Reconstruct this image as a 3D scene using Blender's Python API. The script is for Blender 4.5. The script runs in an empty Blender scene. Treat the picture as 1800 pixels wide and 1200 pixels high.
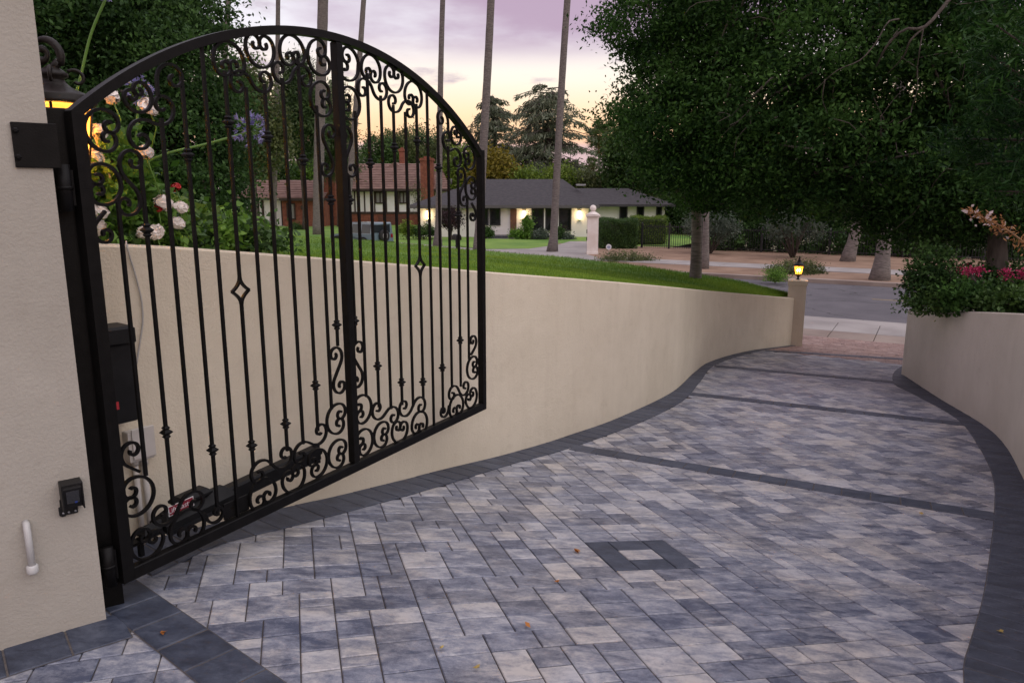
import bpy, math, random
import numpy as np
from mathutils import Vector, Matrix, noise as mnoise

random.seed(7)
rng = np.random.default_rng(7)
sc = bpy.context.scene
COL = sc.collection
PI = math.pi

# ------------------------------------------------------------------ camera
FOC, HOR, EYE = 1300.0, 340.0, 1.7            # photograph 1800 x 1200: focal length and horizon row
PITCH = math.atan((600 - HOR) / FOC)
cam = bpy.data.objects.new('camera', bpy.data.cameras.new('camera'))
COL.objects.link(cam)
cam.location = (0, 0, EYE)
cam.rotation_euler = (PI / 2 - PITCH, 0, 0)
cam.data.sensor_width = 36.0
cam.data.lens = 26.0
cam.data.clip_start = 0.05
cam.data.clip_end = 3000
sc.camera = cam

# ------------------------------------------------------------------ sky
SUN_EL, SUN_AZ = 56.0, 140.0
w = bpy.data.worlds.new('World')
sc.world = w
w.use_nodes = True
nt = w.node_tree
nt.nodes.clear()
def wn(t, **kw):
    n = nt.nodes.new(t)
    for k, v in kw.items():
        setattr(n, k, v)
    return n
L = nt.links.new
out = wn('ShaderNodeOutputWorld'); bg = wn('ShaderNodeBackground')
tc = wn('ShaderNodeTexCoord'); sep = wn('ShaderNodeSeparateXYZ')
L(tc.outputs['Generated'], sep.inputs[0])
def wmath(op, a, b=None, c=None):
    n = wn('ShaderNodeMath', operation=op)
    for i, v in enumerate((a, b, c)):
        if v is None: continue
        if isinstance(v, (int, float)): n.inputs[i].default_value = v
        else: L(v, n.inputs[i])
    return n.outputs[0]
elev = wmath('MULTIPLY', wmath('ARCSINE', sep.outputs['Z']), 180 / PI)
# planar cloud coordinates: direction projected on a cloud deck
den = wmath('ADD', wmath('MAXIMUM', sep.outputs['Z'], 0.0), 0.09)
cu = wmath('DIVIDE', sep.outputs['X'], den); cv = wmath('DIVIDE', sep.outputs['Y'], den)
comb = wn('ShaderNodeCombineXYZ'); L(cu, comb.inputs[0]); L(cv, comb.inputs[1])
ramp = wn('ShaderNodeValToRGB')
fac = wmath('DIVIDE', elev, 90.0)
L(fac, ramp.inputs[0])
cr = ramp.color_ramp
SKY = [(-0.02, (.44, .36, .37)), (0.0, (.60, .42, .45)), (.028, (.68, .44, .45)), (.046, (.92, .54, .31)),
       (.064, (.94, .66, .42)), (.090, (.86, .75, .64)), (.125, (.72, .69, .75)), (.20, (.66, .65, .72)),
       (.45, (.80, .80, .86)), (1.0, (.86, .87, .96))]
while len(cr.elements) < len(SKY): cr.elements.new(0.5)
for e, (p_, c_) in zip(cr.elements, SKY):
    e.position = max(0, p_); e.color = (*c_, 1)
def cloud(scale, lo, hi, off, detail=7, rough=.55, stretch=(1, 1, 1)):
    mp = wn('ShaderNodeMapping'); mp.inputs['Scale'].default_value = stretch; mp.inputs['Location'].default_value = off
    L(comb.outputs[0], mp.inputs[0])
    n = wn('ShaderNodeTexNoise'); n.inputs['Scale'].default_value = scale; n.inputs['Detail'].default_value = detail
    n.inputs['Roughness'].default_value = rough
    L(mp.outputs[0], n.inputs['Vector'])
    r = wn('ShaderNodeMapRange'); r.interpolation_type = 'SMOOTHSTEP'
    r.inputs[1].default_value = lo; r.inputs[2].default_value = hi
    L(n.outputs[0], r.inputs[0])
    return r.outputs[0]
def wmix(f, a, b):
    m = wn('ShaderNodeMix', data_type='RGBA')
    if isinstance(f, (int, float)): m.inputs[0].default_value = f
    else: L(f, m.inputs[0])
    for i, v in ((6, a), (7, b)):
        if isinstance(v, tuple): m.inputs[i].default_value = (*v, 1)
        else: L(v, m.inputs[i])
    return m.outputs[2]
def wrange(v, a, b, c=0.0, d=1.0):
    r = wn('ShaderNodeMapRange'); r.interpolation_type = 'SMOOTHSTEP'
    for i, x in enumerate((a, b, c, d)): r.inputs[i + 1].default_value = x
    L(v, r.inputs[0]); return r.outputs[0]
# deck of lilac cloud that starts above about ten degrees
deck = wmath('MULTIPLY', cloud(.42, .385, .56, (4.1, .9, 0)), wrange(elev, 8.6, 11.5))
c1 = wmix(wmath('MULTIPLY', deck, .9), ramp.outputs[0], (.37, .25, .36))
wisps = wmath('MULTIPLY', cloud(1.5, .55, .68, (3.1, 1.7, 0), stretch=(1, .8, 1)), wrange(elev, 5.0, 7.0, 0, .9))
c2 = wmix(wisps, c1, (.42, .33, .41))
# low bank of haze cloud above the horizon
bank = wmath('MULTIPLY', wrange(elev, 3.3, 3.9, 1, 0), cloud(.22, .30, .48, (.3, 2.2, 0)))
c3 = wmix(wmath('MULTIPLY', bank, .8), c2, (.52, .38, .42))
sky = wn('ShaderNodeTexSky'); sky.sky_type = 'NISHITA'; sky.sun_disc = False
sky.sun_elevation = math.radians(4); sky.sun_rotation = math.radians(SUN_AZ)
skyk = wn('ShaderNodeVectorMath', operation='SCALE'); skyk.inputs['Scale'].default_value = .01
L(sky.outputs[0], skyk.inputs[0])
add = wn('ShaderNodeVectorMath', operation='ADD'); L(c3, add.inputs[0]); L(skyk.outputs[0], add.inputs[1])
L(add.outputs[0], bg.inputs[0]); bg.inputs[1].default_value = 1.0
L(bg.outputs[0], out.inputs[0])

sun = bpy.data.objects.new('sun', bpy.data.lights.new('sun', 'SUN'))
COL.objects.link(sun)
sun.data.energy = 1.25
sun.data.angle = math.radians(80)
sun.data.color = (1.0, .965, .93)
el, az = math.radians(SUN_EL), math.radians(SUN_AZ)
sdir = Vector((math.sin(az) * math.cos(el), math.cos(az) * math.cos(el), math.sin(el)))
sun.rotation_euler = sdir.to_track_quat('Z', 'Y').to_euler()

sc.view_settings.view_transform = 'Standard'
sc.view_settings.look = 'None'
sc.view_settings.gamma = 1
sc.view_settings.exposure = 0.38
sc.view_settings.use_curve_mapping = False
sc.cycles.max_bounces = 6
sc.cycles.transparent_max_bounces = 8

# ------------------------------------------------------------------ measuring helpers (photo pixel -> place in the world)
def ray(px, py):
    a = (px - 900) / FOC; b = (600 - py) / FOC
    c, s = math.cos(PITCH), math.sin(PITCH)
    y = c + b * s
    return Vector((a / y, 1.0, (-s + b * c) / y))
def V(px, py, D):
    return Vector((0, 0, EYE)) + ray(px, py) * D
def GP(px, py, z=-1.5):
    d = ray(px, py); k = (z - EYE) / d.z
    return Vector((d.x * k, d.y * k, z))
FAR_Z = -1.5
def zg(x, y):
    """height of the driveway: flat at the gate, then down towards the street"""
    s = .53 * x + .848 * y
    if s < 1: return 0.0
    if s < 2.5: return -.15 * (s - 1) ** 2 / 3
    if s < 4.5: return -.1125 - .15 * (s - 2.5)
    if s < 6: return -.4125 - .15 * (s - 4.5) + (.15 - .073) * (s - 4.5) ** 2 / 3
    return max(FAR_Z, -.4125 - .225 + .05775 - .073 * (s - 6))
def G(px, py):
    d = ray(px, py); lo, hi = .4, 60.0
    for _ in range(48):
        m = (lo + hi) / 2
        if EYE + d.z * m > zg(d.x * m, m): lo = m
        else: hi = m
    return Vector((d.x * lo, lo, EYE + d.z * lo))
def proj(p):
    c, s = math.cos(PITCH), math.sin(PITCH)
    x, y, z = p[0], p[1], p[2] - EYE
    zc = y * c - z * s
    if zc < .05: return None
    return 900 + FOC * x / zc, 600 - FOC * (y * s + z * c) / zc
SD = Vector((.87, -.493, 0)); SN = Vector((.493, .87, 0))      # along the street to the right, and away from us
def S(n, b, z=FAR_Z):                                          # street coordinates
    p = SN * n + SD * b
    return Vector((p.x, p.y, z))
def interp(x, xs, ys): return float(np.interp(x, xs, ys))
def smooth(pts, n):
    """Catmull-Rom through pts, resampled to n points of equal spacing"""
    P = [Vector(p) for p in pts]
    P = [P[0] * 2 - P[1]] + P + [P[-1] * 2 - P[-2]]
    out_ = []
    for i in range(1, len(P) - 2):
        for k in range(24):
            t = k / 24
            a, b, c, d = P[i - 1], P[i], P[i + 1], P[i + 2]
            out_.append(.5 * ((2 * b) + (c - a) * t + (2 * a - 5 * b + 4 * c - d) * t * t + (3 * b - a - 3 * c + d) * t ** 3))
    out_.append(P[-2])
    A = np.array([tuple(q) for q in out_])
    ln = np.r_[0, np.cumsum(np.linalg.norm(np.diff(A, axis=0), axis=1))]
    q = np.linspace(0, ln[-1], n)
    return [Vector([float(np.interp(v, ln, A[:, k])) for k in range(3)]) for v in q]

# ------------------------------------------------------------------ materials
MATS = {}
def mat(name, c1, c2=None, rough=.7, scale=6.0, bump=0.0, bscale=60.0, metal=0.0, spec=.5, tone=False, detail=5,
        lo=.35, hi=.65, stretch=None, emit=None, estr=0.0, coat=0.0):
    if name in MATS: return MATS[name]
    m = bpy.data.materials.new(name); m.use_nodes = True
    n = m.node_tree.nodes; l = m.node_tree.links.new
    b = n['Principled BSDF']
    b.inputs['Roughness'].default_value = rough
    b.inputs['Metallic'].default_value = metal
    b.inputs['Specular IOR Level'].default_value = spec
    b.inputs['Coat Weight'].default_value = coat
    co = n.new('ShaderNodeTexCoord')
    src = co.outputs['Object']
    if stretch:
        mp = n.new('ShaderNodeMapping'); mp.inputs['Scale'].default_value = stretch
        l(src, mp.inputs[0]); src = mp.outputs[0]
    if c2 is None:
        b.inputs['Base Color'].default_value = (*c1, 1)
    else:
        t = n.new('ShaderNodeTexNoise'); t.inputs['Scale'].default_value = scale; t.inputs['Detail'].default_value = detail
        t.inputs['Roughness'].default_value = .6
        l(src, t.inputs['Vector'])
        r = n.new('ShaderNodeMapRange'); r.inputs[1].default_value = lo; r.inputs[2].default_value = hi
        l(t.outputs[0], r.inputs[0]); f = r.outputs[0]
        if tone:
            at = n.new('ShaderNodeAttribute'); at.attribute_name = 'tone'
            ma = n.new('ShaderNodeMath'); ma.operation = 'MULTIPLY_ADD'; ma.inputs[1].default_value = .7
            sb = n.new('ShaderNodeMath'); sb.operation = 'MULTIPLY_ADD'; sb.inputs[1].default_value = .75; sb.inputs[2].default_value = -.2
            l(f, ma.inputs[0]); l(at.outputs['Fac'], sb.inputs[0]); l(sb.outputs[0], ma.inputs[2]); ma.use_clamp = True
            f = ma.outputs[0]
        mx = n.new('ShaderNodeMix'); mx.data_type = 'RGBA'
        mx.inputs[6].default_value = (*c1, 1); mx.inputs[7].default_value = (*c2, 1)
        l(f, mx.inputs[0]); l(mx.outputs[2], b.inputs['Base Color'])
    if bump:
        t = n.new('ShaderNodeTexNoise'); t.inputs['Scale'].default_value = bscale; t.inputs['Detail'].default_value = 4
        l(src, t.inputs['Vector'])
        bp = n.new('ShaderNodeBump'); bp.inputs['Strength'].default_value = bump; bp.inputs['Distance'].default_value = .01
        l(t.outputs[0], bp.inputs['Height']); l(bp.outputs[0], b.inputs['Normal'])
    if emit:
        b.inputs['Emission Color'].default_value = (*emit, 1); b.inputs['Emission Strength'].default_value = estr
    MATS[name] = m
    return m
def leafmat(name, dark, light, trans=.3, rough=.5, spec=.3):
    if name in MATS: return MATS[name]
    m = bpy.data.materials.new(name); m.use_nodes = True
    n = m.node_tree.nodes; l = m.node_tree.links.new
    b = n['Principled BSDF']; o = n['Material Output']
    b.inputs['Roughness'].default_value = rough; b.inputs['Specular IOR Level'].default_value = spec
    at = n.new('ShaderNodeAttribute'); at.attribute_name = 'tone'
    mx = n.new('ShaderNodeMix'); mx.data_type = 'RGBA'
    mx.inputs[6].default_value = (*dark, 1); mx.inputs[7].default_value = (*light, 1)
    l(at.outputs['Fac'], mx.inputs[0]); l(mx.outputs[2], b.inputs['Base Color'])
    tr = n.new('ShaderNodeBsdfTranslucent'); l(mx.outputs[2], tr.inputs[0])
    ms = n.new('ShaderNodeMixShader'); ms.inputs[0].default_value = trans
    l(b.outputs[0], ms.inputs[1]); l(tr.outputs[0], ms.inputs[2]); l(ms.outputs[0], o.inputs[0])
    MATS[name] = m
    return m
def glassmat(name, col, rough=.05):
    return mat(name, col, None, rough=rough, spec=.6)

IRON = mat('black_iron', (.0035, .0033, .0033), (.0065, .006, .006), rough=.45, scale=20, bump=.12, bscale=180, spec=.14)
PLASTIC = mat('black_plastic', (.006, .006, .0065), (.011, .011, .012), rough=.5, scale=12, spec=.25)
def stuccomat(name, c1, c2, stain, bump=.5, bscale=85):
    m = bpy.data.materials.new(name); m.use_nodes = True
    n = m.node_tree.nodes; l = m.node_tree.links.new; b = n['Principled BSDF']
    co = n.new('ShaderNodeTexCoord').outputs['Object']
    def no(sc_, det, ro, st=None):
        v = co
        if st:
            mp = n.new('ShaderNodeMapping'); mp.inputs['Scale'].default_value = st; l(v, mp.inputs[0]); v = mp.outputs[0]
        t = n.new('ShaderNodeTexNoise'); t.inputs['Scale'].default_value = sc_; t.inputs['Detail'].default_value = det; t.inputs['Roughness'].default_value = ro
        l(v, t.inputs['Vector']); return t.outputs[0]
    def rng_(v, a_, b_):
        r = n.new('ShaderNodeMapRange'); r.inputs[1].default_value = a_; r.inputs[2].default_value = b_; l(v, r.inputs[0]); return r.outputs[0]
    def mix(f, x, y):
        q = n.new('ShaderNodeMix'); q.data_type = 'RGBA'; l(f, q.inputs[0])
        for i, v in ((6, x), (7, y)):
            if isinstance(v, tuple): q.inputs[i].default_value = (*v, 1)
            else: l(v, q.inputs[i])
        return q.outputs[2]
    col_ = mix(rng_(no(1.1, 8, .65), .3, .7), c1, c2)
    st = n.new('ShaderNodeMath'); st.operation = 'MULTIPLY'; st.inputs[1].default_value = .2
    l(rng_(no(2.4, 7, .7, (3.2, 3.2, .35)), .50, .80), st.inputs[0])           # faint run marks
    col_ = mix(st.outputs[0], col_, stain)
    sp = n.new('ShaderNodeMath'); sp.operation = 'MULTIPLY'; sp.inputs[1].default_value = .30
    l(rng_(no(6, 6, .7), .58, .75), sp.inputs[0]); col_ = mix(sp.outputs[0], col_, stain)
    l(col_, b.inputs['Base Color']); b.inputs['Roughness'].default_value = .92; b.inputs['Specular IOR Level'].default_value = .2
    bp = n.new('ShaderNodeBump'); bp.inputs['Strength'].default_value = bump; bp.inputs['Distance'].default_value = .008
    ad = n.new('ShaderNodeMath'); ad.operation = 'ADD'; l(no(bscale, 5, .6), ad.inputs[0]); l(no(9, 3, .5), ad.inputs[1])
    l(ad.outputs[0], bp.inputs['Height']); l(bp.outputs[0], b.inputs['Normal'])
    MATS[name] = m
    return m
STUCCO = stuccomat('cream_stucco', (.62, .545, .42), (.73, .65, .515), (.44, .37, .275), .6, 80)
STUCCO_G = stuccomat('pale_grey_stucco', (.53, .495, .42), (.63, .59, .51), (.41, .37, .30), .5, 80)
def pavermat(name, dark, mid, light, warm, rough, tk=1.0):
    """stone block: tone of its own, a smoky blend inside it, grain and pits"""
    m = bpy.data.materials.new(name); m.use_nodes = True
    n = m.node_tree.nodes; l = m.node_tree.links.new; b = n['Principled BSDF']
    co = n.new('ShaderNodeTexCoord').outputs['Object']
    def no(sc_, det, ro, st=None, dist=0.0):
        v = co
        if st:
            mp = n.new('ShaderNodeMapping'); mp.inputs['Scale'].default_value = st; mp.inputs['Rotation'].default_value = (0, 0, .29); l(v, mp.inputs[0]); v = mp.outputs[0]
        t = n.new('ShaderNodeTexNoise'); t.inputs['Scale'].default_value = sc_; t.inputs['Detail'].default_value = det; t.inputs['Roughness'].default_value = ro; t.inputs['Distortion'].default_value = dist
        l(v, t.inputs['Vector']); return t.outputs[0]
    def ma(op, x, y, z=None):
        q = n.new('ShaderNodeMath'); q.operation = op
        for i, v in enumerate((x, y, z)):
            if v is None: continue
            if isinstance(v, (int, float)): q.inputs[i].default_value = v
            else: l(v, q.inputs[i])
        return q.outputs[0]
    at = n.new('ShaderNodeAttribute'); at.attribute_name = 'tone'
    smoky = no(7.5, 9, .72, (1.0, 2.1, 1), .4); fine = no(55, 8, .8); grain = no(420, 3, .7); big = no(.55, 3, .5); hue = no(3.0, 2, .5)
    f = ma('MULTIPLY_ADD', at.outputs['Fac'], .62 * tk, -.31 * tk)
    f = ma('ADD', f, ma('MULTIPLY_ADD', smoky, 2.5, -1.25 + .52))
    f = ma('ADD', f, ma('MULTIPLY_ADD', fine, 1.0, -.5))
    f = ma('ADD', f, ma('MULTIPLY_ADD', grain, .7, -.35))
    f = ma('ADD', f, ma('MULTIPLY_ADD', big, .5, -.25))
    rp = n.new('ShaderNodeValToRGB'); l(f, rp.inputs[0]); cr_ = rp.color_ramp
    cr_.elements[0].position = .02; cr_.elements[0].color = (*dark, 1); cr_.elements[1].position = 1.0; cr_.elements[1].color = (*light, 1)
    e = cr_.elements.new(.48); e.color = (*mid, 1)
    mx = n.new('ShaderNodeMix'); mx.data_type = 'RGBA'; mx.blend_type = 'MULTIPLY'
    hr = n.new('ShaderNodeMapRange'); hr.inputs[1].default_value = .42; hr.inputs[2].default_value = .62; l(hue, hr.inputs[0])
    l(hr.outputs[0], mx.inputs[0]); l(rp.outputs[0], mx.inputs[6]); mx.inputs[7].default_value = (*warm, 1)
    l(mx.outputs[2], b.inputs['Base Color'])
    b.inputs['Specular IOR Level'].default_value = .5
    l(ma('MULTIPLY_ADD', smoky, .25, rough - .12), b.inputs['Roughness'])
    bp = n.new('ShaderNodeBump'); bp.inputs['Strength'].default_value = .45; bp.inputs['Distance'].default_value = .004
    l(ma('ADD', ma('MULTIPLY', fine, .7), ma('MULTIPLY', grain, .5)), bp.inputs['Height']); l(bp.outputs[0], b.inputs['Normal'])
    MATS[name] = m
    return m
PAVER = pavermat('blended_paver', (.062, .076, .125), (.205, .222, .278), (.455, .455, .472), (1.06, 1.0, .91), .38)
BORDER = pavermat('charcoal_paver', (.020, .025, .042), (.040, .050, .078), (.080, .094, .13), (1.0, 1.0, 1.0), .52, .6)
REDPAVER = pavermat('red_brick_paver', (.13, .075, .065), (.28, .18, .155), (.44, .31, .27), (1.0, .95, .9), .6)
SAND = mat('joint_sand', (.065, .056, .052), (.11, .095, .088), rough=.95, scale=40, bump=.4, bscale=200)
SOIL = mat('bed_soil', (.035, .025, .018), (.07, .05, .035), rough=.95, scale=8, bump=.8, bscale=40)
TURF = mat('turf', (.06, .15, .012), (.14, .26, .03), rough=.9, scale=.9, bump=.6, bscale=60, detail=8)
TURF_FAR = mat('far_turf', (.085, .20, .02), (.19, .31, .045), rough=.9, scale=.35, bump=.5, bscale=20, detail=8)
DIRT = mat('tan_dirt', (.20, .125, .08), (.31, .205, .14), rough=.95, scale=.8, bump=.5, bscale=14, detail=8)
CONC = mat('pale_concrete', (.26, .24, .23), (.36, .335, .32), rough=.85, scale=.7, bump=.2, bscale=50, detail=8)
CONC_T = mat('tan_concrete', (.22, .17, .145), (.32, .26, .22), rough=.85, scale=.8, bump=.25, bscale=40, detail=8)
ASPH = mat('asphalt', (.075, .072, .082), (.125, .118, .13), rough=.8, scale=.9, bump=.4, bscale=120, detail=9, lo=.3, hi=.7)
def crack(m, scale, width, depth):
    n = m.node_tree.nodes; l = m.node_tree.links.new; b = n['Principled BSDF']
    co = n.new('ShaderNodeTexCoord').outputs['Object']
    d = n.new('ShaderNodeTexNoise'); d.inputs['Scale'].default_value = scale * 3; d.inputs['Detail'].default_value = 6; l(co, d.inputs['Vector'])
    va = n.new('ShaderNodeVectorMath'); va.operation = 'MULTIPLY_ADD'; va.inputs[1].default_value = (1.6, 1.6, 1.6); l(d.outputs['Color'], va.inputs[0]); l(co, va.inputs[2])
    v = n.new('ShaderNodeTexVoronoi'); v.feature = 'DISTANCE_TO_EDGE'; v.inputs['Scale'].default_value = scale; l(va.outputs[0], v.inputs['Vector'])
    r = n.new('ShaderNodeMapRange'); r.inputs[1].default_value = 0; r.inputs[2].default_value = width; r.inputs[3].default_value = depth; r.inputs[4].default_value = 1; l(v.outputs[0], r.inputs[0])
    src = b.inputs['Base Color'].links[0].from_socket
    mx = n.new('ShaderNodeMix'); mx.data_type = 'RGBA'; mx.blend_type = 'MULTIPLY'; mx.inputs[0].default_value = 1
    l(src, mx.inputs[6]); l(r.outputs[0], mx.inputs[7]); l(mx.outputs[2], b.inputs['Base Color'])
crack(ASPH, .38, .022, .35)
YELLOW = mat('faded_yellow_paint', (.24, .17, .06), (.30, .23, .10), rough=.8, scale=9)
BARK = mat('palm_bark', (.10, .088, .082), (.21, .185, .17), rough=.95, scale=5, bump=.9, bscale=18, stretch=(1, 1, 5))
BARK_D = mat('dark_bark', (.045, .036, .03), (.10, .082, .07), rough=.95, scale=6, bump=.9, bscale=22, stretch=(2, 2, .7))
TWIG = mat('grey_twig', (.07, .06, .05), (.12, .10, .085), rough=.9, scale=9)
WHITE = mat('white_paint', (.80, .79, .77), (.86, .85, .83), rough=.7, scale=1.2)
WHITE_OLD = mat('weathered_white_paint', (.66, .58, .52), (.82, .77, .73), rough=.8, scale=1.5, detail=8)
PVC = mat('white_pvc', (.46, .46, .45), (.55, .55, .54), rough=.4, scale=8)
GALV = mat('painted_box_grey', (.50, .46, .42), (.58, .54, .5), rough=.6, scale=8)

# ------------------------------------------------------------------ mesh builder
class MB:
    def __init__(s): s.v = []; s.f = []; s.mi = []; s.sm = []; s.M = None
    def add(s, vs, fs, mi=0, smooth=False):
        o = len(s.v)
        if s.M is not None: vs = [s.M @ Vector(p) for p in vs]
        s.v += [tuple(p) for p in vs]
        for f in fs:
            s.f.append([i + o for i in f]); s.mi.append(mi); s.sm.append(smooth)
        return s
    def box(s, c, d, mi=0, rz=0.0, bev=0.0):
        x, y, z = d[0] / 2, d[1] / 2, d[2] / 2
        cs, sn = math.cos(rz), math.sin(rz)
        def T(p): return (c[0] + p[0] * cs - p[1] * sn, c[1] + p[0] * sn + p[1] * cs, c[2] + p[2])
        b = min(bev, x * .9, y * .9, z * .9)
        if b <= 0:
            vs = [T((i * x, j * y, k * z)) for k in (-1, 1) for j in (-1, 1) for i in (-1, 1)]
            return s.add(vs, [(0, 2, 3, 1), (4, 5, 7, 6), (0, 1, 5, 4), (2, 6, 7, 3), (0, 4, 6, 2), (1, 3, 7, 5)], mi)
        bm_v = []; fs = []
        for k, zz in ((0, -z), (1, -z + b), (2, z - b), (3, z)):
            e = b if k in (0, 3) else 0
            bm_v += [T((i, j, zz)) for i, j in ((-x + e, -y + e), (x - e, -y + e), (x - e, y - e), (-x + e, y - e))]
        fs.append((3, 2, 1, 0)); fs.append((12, 13, 14, 15))
        for k in range(3):
            for i in range(4):
                a = k * 4 + i; n_ = k * 4 + (i + 1) % 4
                fs.append((a, n_, n_ + 4, a + 4))
        return s.add(bm_v, fs, mi)
    def tube(s, pts, r, n=8, mi=0, cap=True, smooth=True, sx=None):
        """round tube (r number or list); sx=(w,d) gives a rectangular section with d along a fixed axis (0,1,0)"""
        pts = [Vector(p) for p in pts]; vs = []; fs = []
        N = len(pts); ref = None
        for i, p in enumerate(pts):
            t = (pts[min(i + 1, N - 1)] - pts[max(i - 1, 0)]).normalized()
            if sx:
                bi = Vector((0, 1, 0)); nn = bi.cross(t).normalized()
                for a, b in ((-1, -1), (1, -1), (1, 1), (-1, 1)):
                    vs.append(p + nn * (a * sx[0] / 2) + bi * (b * sx[1] / 2))
            else:
                if ref is None:
                    ref = Vector((1, 0, 0)) if abs(t.x) < .8 else Vector((0, 1, 0))
                u = (ref - t * ref.dot(t)).normalized(); ref = u
                v_ = t.cross(u)
                rr = r[i] if isinstance(r, (list, tuple)) else r
                for k in range(n):
                    a = 2 * PI * k / n
                    vs.append(p + u * (rr * math.cos(a)) + v_ * (rr * math.sin(a)))
        m = 4 if sx else n
        for i in range(N - 1):
            for k in range(m):
                a = i * m + k; b = i * m + (k + 1) % m
                fs.append((a, b, b + m, a + m))
        if cap:
            fs.append(tuple(range(m - 1, -1, -1))); fs.append(tuple((N - 1) * m + k for k in range(m)))
        return s.add(vs, fs, mi, smooth and not sx)
    def lathe(s, prof, c=(0, 0, 0), n=16, mi=0, smooth=True, rot=0.0):
        vs = []; fs = []
        for r, z in prof:
            for k in range(n):
                a = 2 * PI * k / n + rot
                vs.append((c[0] + r * math.cos(a), c[1] + r * math.sin(a), c[2] + z))
        for i in range(len(prof) - 1):
            for k in range(n):
                a = i * n + k; b = i * n + (k + 1) % n
                fs.append((a, b, b + n, a + n))
        fs.append(tuple(range(n - 1, -1, -1))); fs.append(tuple((len(prof) - 1) * n + k for k in range(n)))
        return s.add(vs, fs, mi, smooth)
    def prism(s, poly, axis, a, b, mi=0):
        """polygon in the plane of the two other axes, extruded along axis from a to b"""
        def P(q, h):
            return (q[0], q[1], h) if axis == 'z' else ((q[0], h, q[1]) if axis == 'y' else (h, q[0], q[1]))
        n = len(poly)
        vs = [P(q, a) for q in poly] + [P(q, b) for q in poly]
        fs = [tuple(range(n - 1, -1, -1)), tuple(range(n, 2 * n))]
        fs += [(i, (i + 1) % n, (i + 1) % n + n, i + n) for i in range(n)]
        return s.add(vs, fs, mi)
    def build(s, name, m, parent=None, tone=None, fix=True, loc=None):
        me = bpy.data.meshes.new(name)
        org = Vector((0, 0, 0))
        if loc is not None: org = Vector(loc)
        vs = [tuple(Vector(p) - org) for p in s.v] if loc is not None else s.v
        me.from_pydata(vs, [], s.f)
        for mm in (m if isinstance(m, (list, tuple)) else [m]): me.materials.append(mm)
        if any(s.mi): me.polygons.foreach_set('material_index', s.mi)
        if any(s.sm): me.polygons.foreach_set('use_smooth', s.sm)
        if fix:
            import bmesh
            bm = bmesh.new(); bm.from_mesh(me); bmesh.ops.recalc_face_normals(bm, faces=bm.faces); bm.to_mesh(me); bm.free()
        if tone is not None:
            at = me.attributes.new('tone', 'FLOAT', 'POINT')
            at.data.foreach_set('value', [tone] * len(s.v) if isinstance(tone, (int, float)) else tone)
        o = bpy.data.objects.new(name, me); COL.objects.link(o)
        if loc is not None: o.location = org
        if parent is not None: o.parent = parent
        return o
def tag(o, label, cat, group=None):
    o['label'] = label; o['category'] = cat
    if group: o['group'] = group
    return o
def thing(name, label, cat, loc=(0, 0, 0), rz=0.0, group=None):
    o = bpy.data.objects.new(name, None); COL.objects.link(o)
    o.empty_display_size = .2
    o.location = loc; o.rotation_euler = (0, 0, rz)
    return tag(o, label, cat, group)
def struct(o, label=None):
    o['kind'] = 'structure'
    if label: o['label'] = label
    return o
def stuff(o, label=None):
    o['kind'] = 'stuff'
    if label: o['label'] = label
    return o

def leaves(name, P, size, m, parent=None, asp=.5, tone=None, up=.5, Dn=None, loc=None, droop=0.0):
    """one mesh of many leaf blades (kites), P n x 3 in world, parent unrotated at loc"""
    n = len(P)
    P = np.asarray(P, float)
    size = np.broadcast_to(np.asarray(size, float), (n,)) * rng.uniform(.7, 1.3, n)
    N = rng.normal(size=(n, 3)); N[:, 2] += up; N /= np.linalg.norm(N, axis=1)[:, None]
    T = rng.normal(size=(n, 3)) if Dn is None else np.asarray(Dn, float) + rng.normal(size=(n, 3)) * .25
    T[:, 2] -= droop
    T -= N * np.sum(T * N, axis=1)[:, None]; T /= (np.linalg.norm(T, axis=1)[:, None] + 1e-9)
    B = np.cross(N, T)
    L_ = size[:, None]; W_ = L_ * asp
    Q = np.empty((n, 4, 3))
    Q[:, 0] = P - T * L_ * .5
    Q[:, 1] = P + B * W_ * .5 + N * W_ * .12
    Q[:, 2] = P + T * L_ * .5
    Q[:, 3] = P - B * W_ * .5 + N * W_ * .12
    if loc is not None: Q -= np.asarray(tuple(loc))
    me = bpy.data.meshes.new(name)
    me.vertices.add(n * 4); me.loops.add(n * 4); me.polygons.add(n)
    me.vertices.foreach_set('co', Q.reshape(-1).astype(np.float32))
    me.loops.foreach_set('vertex_index', np.arange(n * 4, dtype=np.int32))
    me.polygons.foreach_set('loop_start', np.arange(0, n * 4, 4, dtype=np.int32))
    me.polygons.foreach_set('loop_total', np.full(n, 4, np.int32))
    at = me.attributes.new('tone', 'FLOAT', 'POINT')
    if tone is None: tone = rng.uniform(0, 1, n)
    at.data.foreach_set('value', np.repeat(np.clip(tone, 0, 1), 4).astype(np.float32))
    me.materials.append(m); me.update()
    o = bpy.data.objects.new(name, me); COL.objects.link(o)
    if parent is not None: o.parent = parent
    return o
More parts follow.
